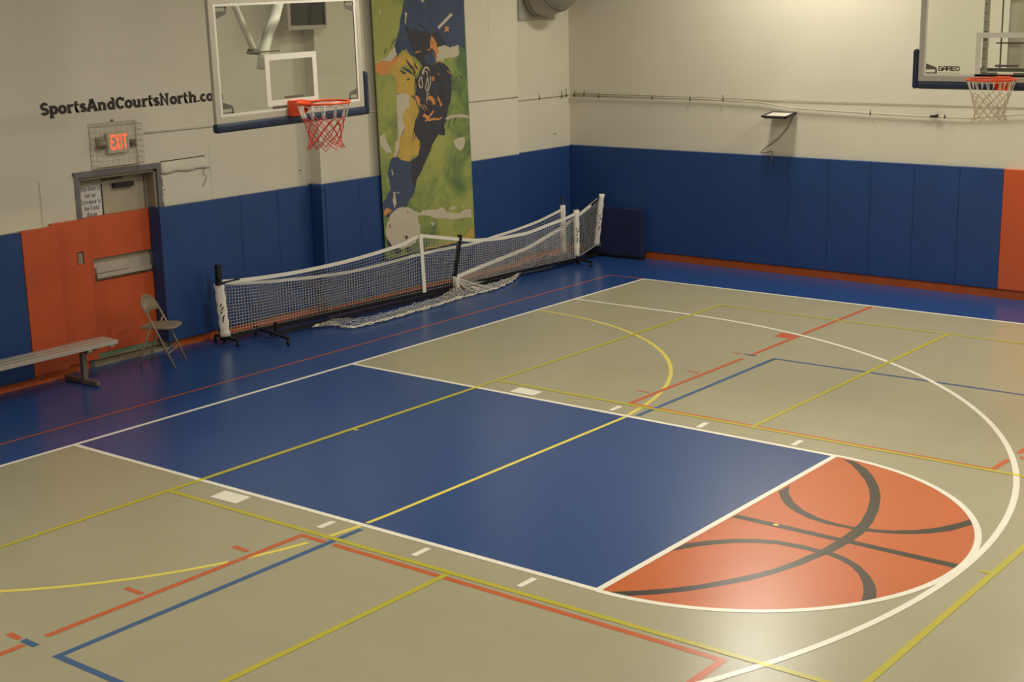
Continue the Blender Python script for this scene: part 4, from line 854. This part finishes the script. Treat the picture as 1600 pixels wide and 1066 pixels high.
sleeve(nB, (BR.x, BR.y, .12), (BR.x, BR.y, .86), .088, 4, marks=False)
po_ = MB(); po_.box((BL.x-.025, BL.y-.03, .03), (BL.x+.025, BL.y+.03, .93)); po_.build('end_post', M['black'], nB); po_ = MB(); po_.tube([(BR.x, BR.y, .03), (BR.x, BR.y, .99)], .017, 10); po_.build('end_post', M['black'], nB)
bb_ = MB(); bb_.beam((BL.x, BL.y, .07), (BR.x, BR.y, .07), .03, .03); bb_.build('base_bar', M['black'], nB)
foot(nB, (-2.15, 8.18, .06), (-1.5, 8.16, .06))
# net C - front net, left half collapsed on the floor
nC = empty('portable_net', (-1.6, 5.45, 0), 'front portable net with leaning black centre post and its left half fallen on the floor', 'net', 'portable court nets along the left wall')
tc_ = [(-1.637,5.513,0.214),(-1.627,5.966,0.271),(-1.615,6.499,0.33),(-1.602,7.052,0.391),(-1.593,7.435,0.481),(-1.584,7.827,0.569),(-1.574,8.231,0.698),(-1.566,8.603,0.833),(-1.562,8.75,0.89)]
TC = smooth(interp(tc_, 36), 1)
bc_ = [(-1.636,5.564,0.083),(-1.627,5.958,0.065),(-1.615,6.489,0.061),(-1.602,7.043,0.045),(-1.593,7.424,0.034),(-1.584,7.817,0.06),(-1.575,8.221,0.099),(-1.569,8.469,0.15),(-1.562,8.764,0.235)]
BC = [Vector((a+.02, b, max(.03, c))) for a, b, c in bc_]; BC = smooth(interp(BC, 36), 1)
net_mesh(nC, [t-Vector((0,0,.015)) for t in TC], BC, .040); tape_strip(nC, TC, .05)
bt = MB(); bt.tube([b for b in BC if b.y < 8.7], .007, 5); bt.build('bottom_cord', M['net_grey'], nC)
sleeve(nC, (-1.62, 8.79, .17), (-1.52, 8.80, .97), .088, 6); 
tension = MB(); tension.beam(TC[-1], TC[-3], .012, .04); tension.build('tension_strap', M['black'], nC)
pc = MB(); pc.tube([(-1.60, 8.81, .03), (-1.56, 8.83, .22)], .017, 10); pc.build('end_post', M['black'], nC)
cp = MB(); cpt = [(5.628,0.772),(5.449,0.094)]; cp.beam((-1.66, *cpt[1]), (-1.66, *cpt[0]), .045, .045); cp.build('centre_post', M['black'], nC)
bb_ = MB(); bb_.beam((-1.70, 2.15, .05), (-1.62, 5.40, .05), .04, .035); bb_.beam((-1.62, 5.40, .05), (-1.60, 8.80, .045), .04, .035); bb_.build('base_bar', M['black'], nC)
foot(nC, (-2.02, 2.20, .095), (-1.27, 2.03, .085)); foot(nC, (-2.02, 8.84, .05), (-.90, 8.90, .045))
ps = MB(); ps.beam((-1.74, 2.28, .05), (-1.74, 2.28, .17), .03, .03); ps.build('post_stub', M['black'], nC)
# sleeve remnants and collapsed mesh
near = [(-1.686,2.822),(-1.558,2.99),(-1.432,3.029),(-1.212,3.005),(-1.199,3.181),(-1.183,3.447),(-1.183,3.798),(-1.21,4.188),(-1.22,4.698),(-1.279,5.051),(-1.279,5.557),(-1.262,5.881),(-1.417,6.433),(-1.691,7.005)]
far = [(-1.494,2.661),(-1.563,3),(-1.567,3.171),(-1.44,3.209),(-1.332,3.323),(-1.293,3.569),(-1.299,3.927),(-1.359,4.358),(-1.378,4.883),(-1.617,5.398),(-1.393,5.699),(-1.38,6.031),(-1.426,6.446),(-1.567,6.818)]
NF = interp([(x, y, .012) for x, y in near], 150); FF = interp([(x, y, .07) for x, y in far], 150)
cn = MB(); rn = random.Random(11); K_ = 9
def cz(i, k):
    t = k/K_; p = NF[i].lerp(FF[i], t); j = .012*math.sin(i*.55+k*1.7)+.009*math.sin(i*1.31-k*2.1)
    return Vector((p.x+j*.8, p.y+.015*math.sin(i*.8+k), max(.008, p.z+.9*abs(j))))
for k in range(K_+1):
    cn.tube([cz(i, k) for i in range(0, 151)], .0035 if k in (0, 1) else .0022, 3, smooth=False)
for i in range(0, 151): cn.tube([cz(i, k) for k in range(0, K_+1)], .0022, 3, smooth=False)
for s_ in range(3):
    cn.tube([cz(i, s_*.3) + Vector((.006*math.sin(i*.7+s_*2), .0, .004+.004*s_)) for i in range(0, 151 if s_ < 2 else 90)], .006, 4, smooth=False)
cn.build('collapsed_mesh', M['net_white'], nC, fix=False)
fan = MB(); A0 = [(-1.598,5.384,0.243)][0]
for i in range(26):
    t = i/25; e = NF[int(86+t*30)].lerp(FF[int(86+t*30)], rn.random()*.6); m_ = Vector(A0).lerp(e, .5)+Vector((0, 0, -.02))
    fan.tube([A0, m_, e], .0022, 3, smooth=False)
fan.build('fanned_cord', M['net_white'], nC, fix=False)
ws = MB(); q0, q1 = [(-1.804,5.903),(-1.37,5.641)]; ws.beam((*q0, .045), (*q1, .035), .05, .01); ws.build('loose_strap', M['tape'], nC)
ws = MB(); q0, q1 = [(-1.638,5.508,0.192),(-1.637,5.527,0.038)]; ws.beam(q0, q1, .07, .02, up=(1,0,0)); ws.build('tape_fold', M['tape'], nC)

# ================================================================== NAVY BIN
q = [(-1.705,0.781),(-0.675,0.796),(-0.719,0.061)]
bx0, bx1 = -1.70, -.86
bnn = empty('folded_mat', ((bx0+bx1)/2, 8.95, 0), 'low dark navy mat standing against the right wall beside the room corner', 'mat')
pl_ = MB()
for k in range(3):
    y_ = 8.885+.048*k; pl_ = MB(); pl_.box((bx0-.20+.01*k, y_, .035), (bx1-.01*k, y_+.044, .765-.006*k)); pl_.build('mat_fold', M['navy_cloth'], bnn, bevel=.012)
t = MB(); t.box((bx0-.18, 8.89, 0), (bx1-.02, 9.02, .035)); t.build('mat_base', M['black'], bnn)

# ================================================================== FOLDING CHAIR
CH = (-1.80, .64, 0); ca = math.radians(33)
ch = empty('folding_chair', CH, 'beige metal folding chair standing in front of the exit door', 'chair', None, ca); LOCAL.add(ch.name)
HW = .195
lg = MB()
for s in (-1, 1):
    pass
# front legs run from the feet up into the back frame (one bent tube each side)
for s in (-1, 1):
    m_ = MB(); m_.tube([(.20, s*HW, .0), (.01, s*HW, .43), (-.10, s*HW, .66)], .011, 10); m_.build('leg', M['chair'], ch)
    m_ = MB(); m_.tube([(-.20, s*(HW-.025), .0), (-.155, s*(HW-.025), .22), (-.03, s*(HW-.025), .50)], .010, 10); m_.build('leg', M['chair'], ch)
m_ = MB(); top = [(-.10, -HW, .66)]
for i in range(13):
    a = PI*i/12; top.append((-.105-.045*math.sin(a)-.01, -HW*math.cos(a), .67+.105*math.sin(a)))
top.append((-.10, HW, .66)); m_.tube(top, .011, 10); m_.build('back_frame', M['chair'], ch)
m_ = MB(); A = []; Bk = []
for i in range(17):
    y = -HW+2*HW*i/16; c = math.sqrt(max(0, 1-(y/HW)**2)); zt_ = .655+.115*c; zb_ = .575+.035*c*0+.03*(c); xk = .018*(c)
    A.append((-.105-.045*c-xk*.3, y, zt_)); Bk.append((-.063-xk, y, zb_))
m_.strip(A, Bk, 0, True); o_ = m_.build('backrest', M['chair'], ch); sd = o_.modifiers.new('s', 'SOLIDIFY'); sd.thickness = .006
m_ = MB(); out = [(-.17, -.15), (-.19, -.10), (-.19, .10), (-.17, .15), (.12, .18), (.19, .145), (.215, .09), (.215, -.09), (.19, -.145), (.12, -.18)]
m_.prism([(x, y, .425) for x, y in out], (0,0,.028)); m_.build('seat', M['chair'], ch, bevel=.010)
m_ = MB(); m_.tube([(.128, -HW, .16), (.128, HW, .16)], .007, 8); m_.tube([(-.175, -HW+.025, .12), (-.175, HW-.025, .12)], .007, 8); m_.build('crossbar', M['chair'], ch)

# ================================================================== BENCH
bz = .43
be = empty('bench', (-1.78, -.38, 0), 'long aluminium bench with slatted top, at the left edge of the photo', 'bench')
for k in range(3):
    pass
t = MB(); x0, x1 = -1.93, -1.645; yA, yB = -3.4, -.045
wd = (x1-x0-.05)/3
for k in range(3):
    a = x0+k*(wd+.025); t = MB(); t.box((a, yA, bz-.045), (a+wd, yB, bz)); t.build('bench_plank', M['alu'], be, bevel=.004)
for yy in (-.12, -.40, -1.5, -2.9):
    t = MB(); t.box((x0+.005, yy-.02, bz-.062), (x1-.005, yy+.02, bz-.045)); t.build('cross_bar', M['alu'], be)
for yy in (-.40, -2.9):
    t = MB(); t.box((-1.815, yy-.028, .05), (-1.76, yy+.028, bz-.06)); t.build('leg', M['steel'], be, bevel=.004)
    t = MB(); t.beam((-2.12, yy, .03), (-1.56, yy, .03), .05, .05); t.tube([(-1.56, yy, .03), (-1.55, yy, .03)], .022, 10); t.build('foot', M['steel'], be, bevel=.004)
    t = MB(); t.box((-1.92, yy-.03, bz-.085), (-1.66, yy+.03, bz-.045)); t.prism([(-1.78, yy+.03, bz-.05), (-1.78, yy+.16, bz-.05), (-1.78, yy+.16, bz-.09), (-1.78, yy+.03, bz-.10)], (.02,0,0)); t.build('brace', M['steel'], be)

# small scrap at the chair
q = [(-2.298,1.154)]
t = MB(); t.prism([(q[0][0]-.02, q[0][1], .0), (q[0][0]-.05, q[0][1]+.01, .08), (q[0][0]-.04, q[0][1]+.05, .02)], (.006, .01, 0)); tag(t.build('paper_scrap', M['paper']), 'small white scrap at the base strip behind the chair', 'scrap')

# ================================================================== CEILING LAMPS
for i, (x, y) in enumerate(LAMPS):
    lp = empty('high_bay_lamp', (x, y, LZ), 'long high-bay lamp hanging under the ceiling, above the top of the photo', 'ceiling lamp', 'high-bay lamps under the ceiling')
    t = MB(); t.box((x-.30, y-.64, LZ), (x+.30, y+.64, LZ+.10)); t.build('lamp_housing', M['lamp_body'], lp, bevel=.01)
    t = MB(); t.box((x-.26, y-.60, LZ-.006), (x+.26, y+.60, LZ)); t.build('lamp_lens', M['lens'], lp)
    t = MB(); t.tube([(x, y, LZ+.1), (x, y, CEIL)], .01, 6); t.build('suspension_rod', M['steel'], lp)
    ld = bpy.data.lights.new('lamp_light', 'AREA'); ld.shape = 'RECTANGLE'; ld.size = .5; ld.size_y = 1.16; ld.color = LAMP_COL; ld.energy = LAMP_W*(1.0 if y > 3 else .9 if y > -3 else .68)
    lo = bpy.data.objects.new('lamp_light', ld); COL.objects.link(lo); lo.location = (x, y, LZ-.012)
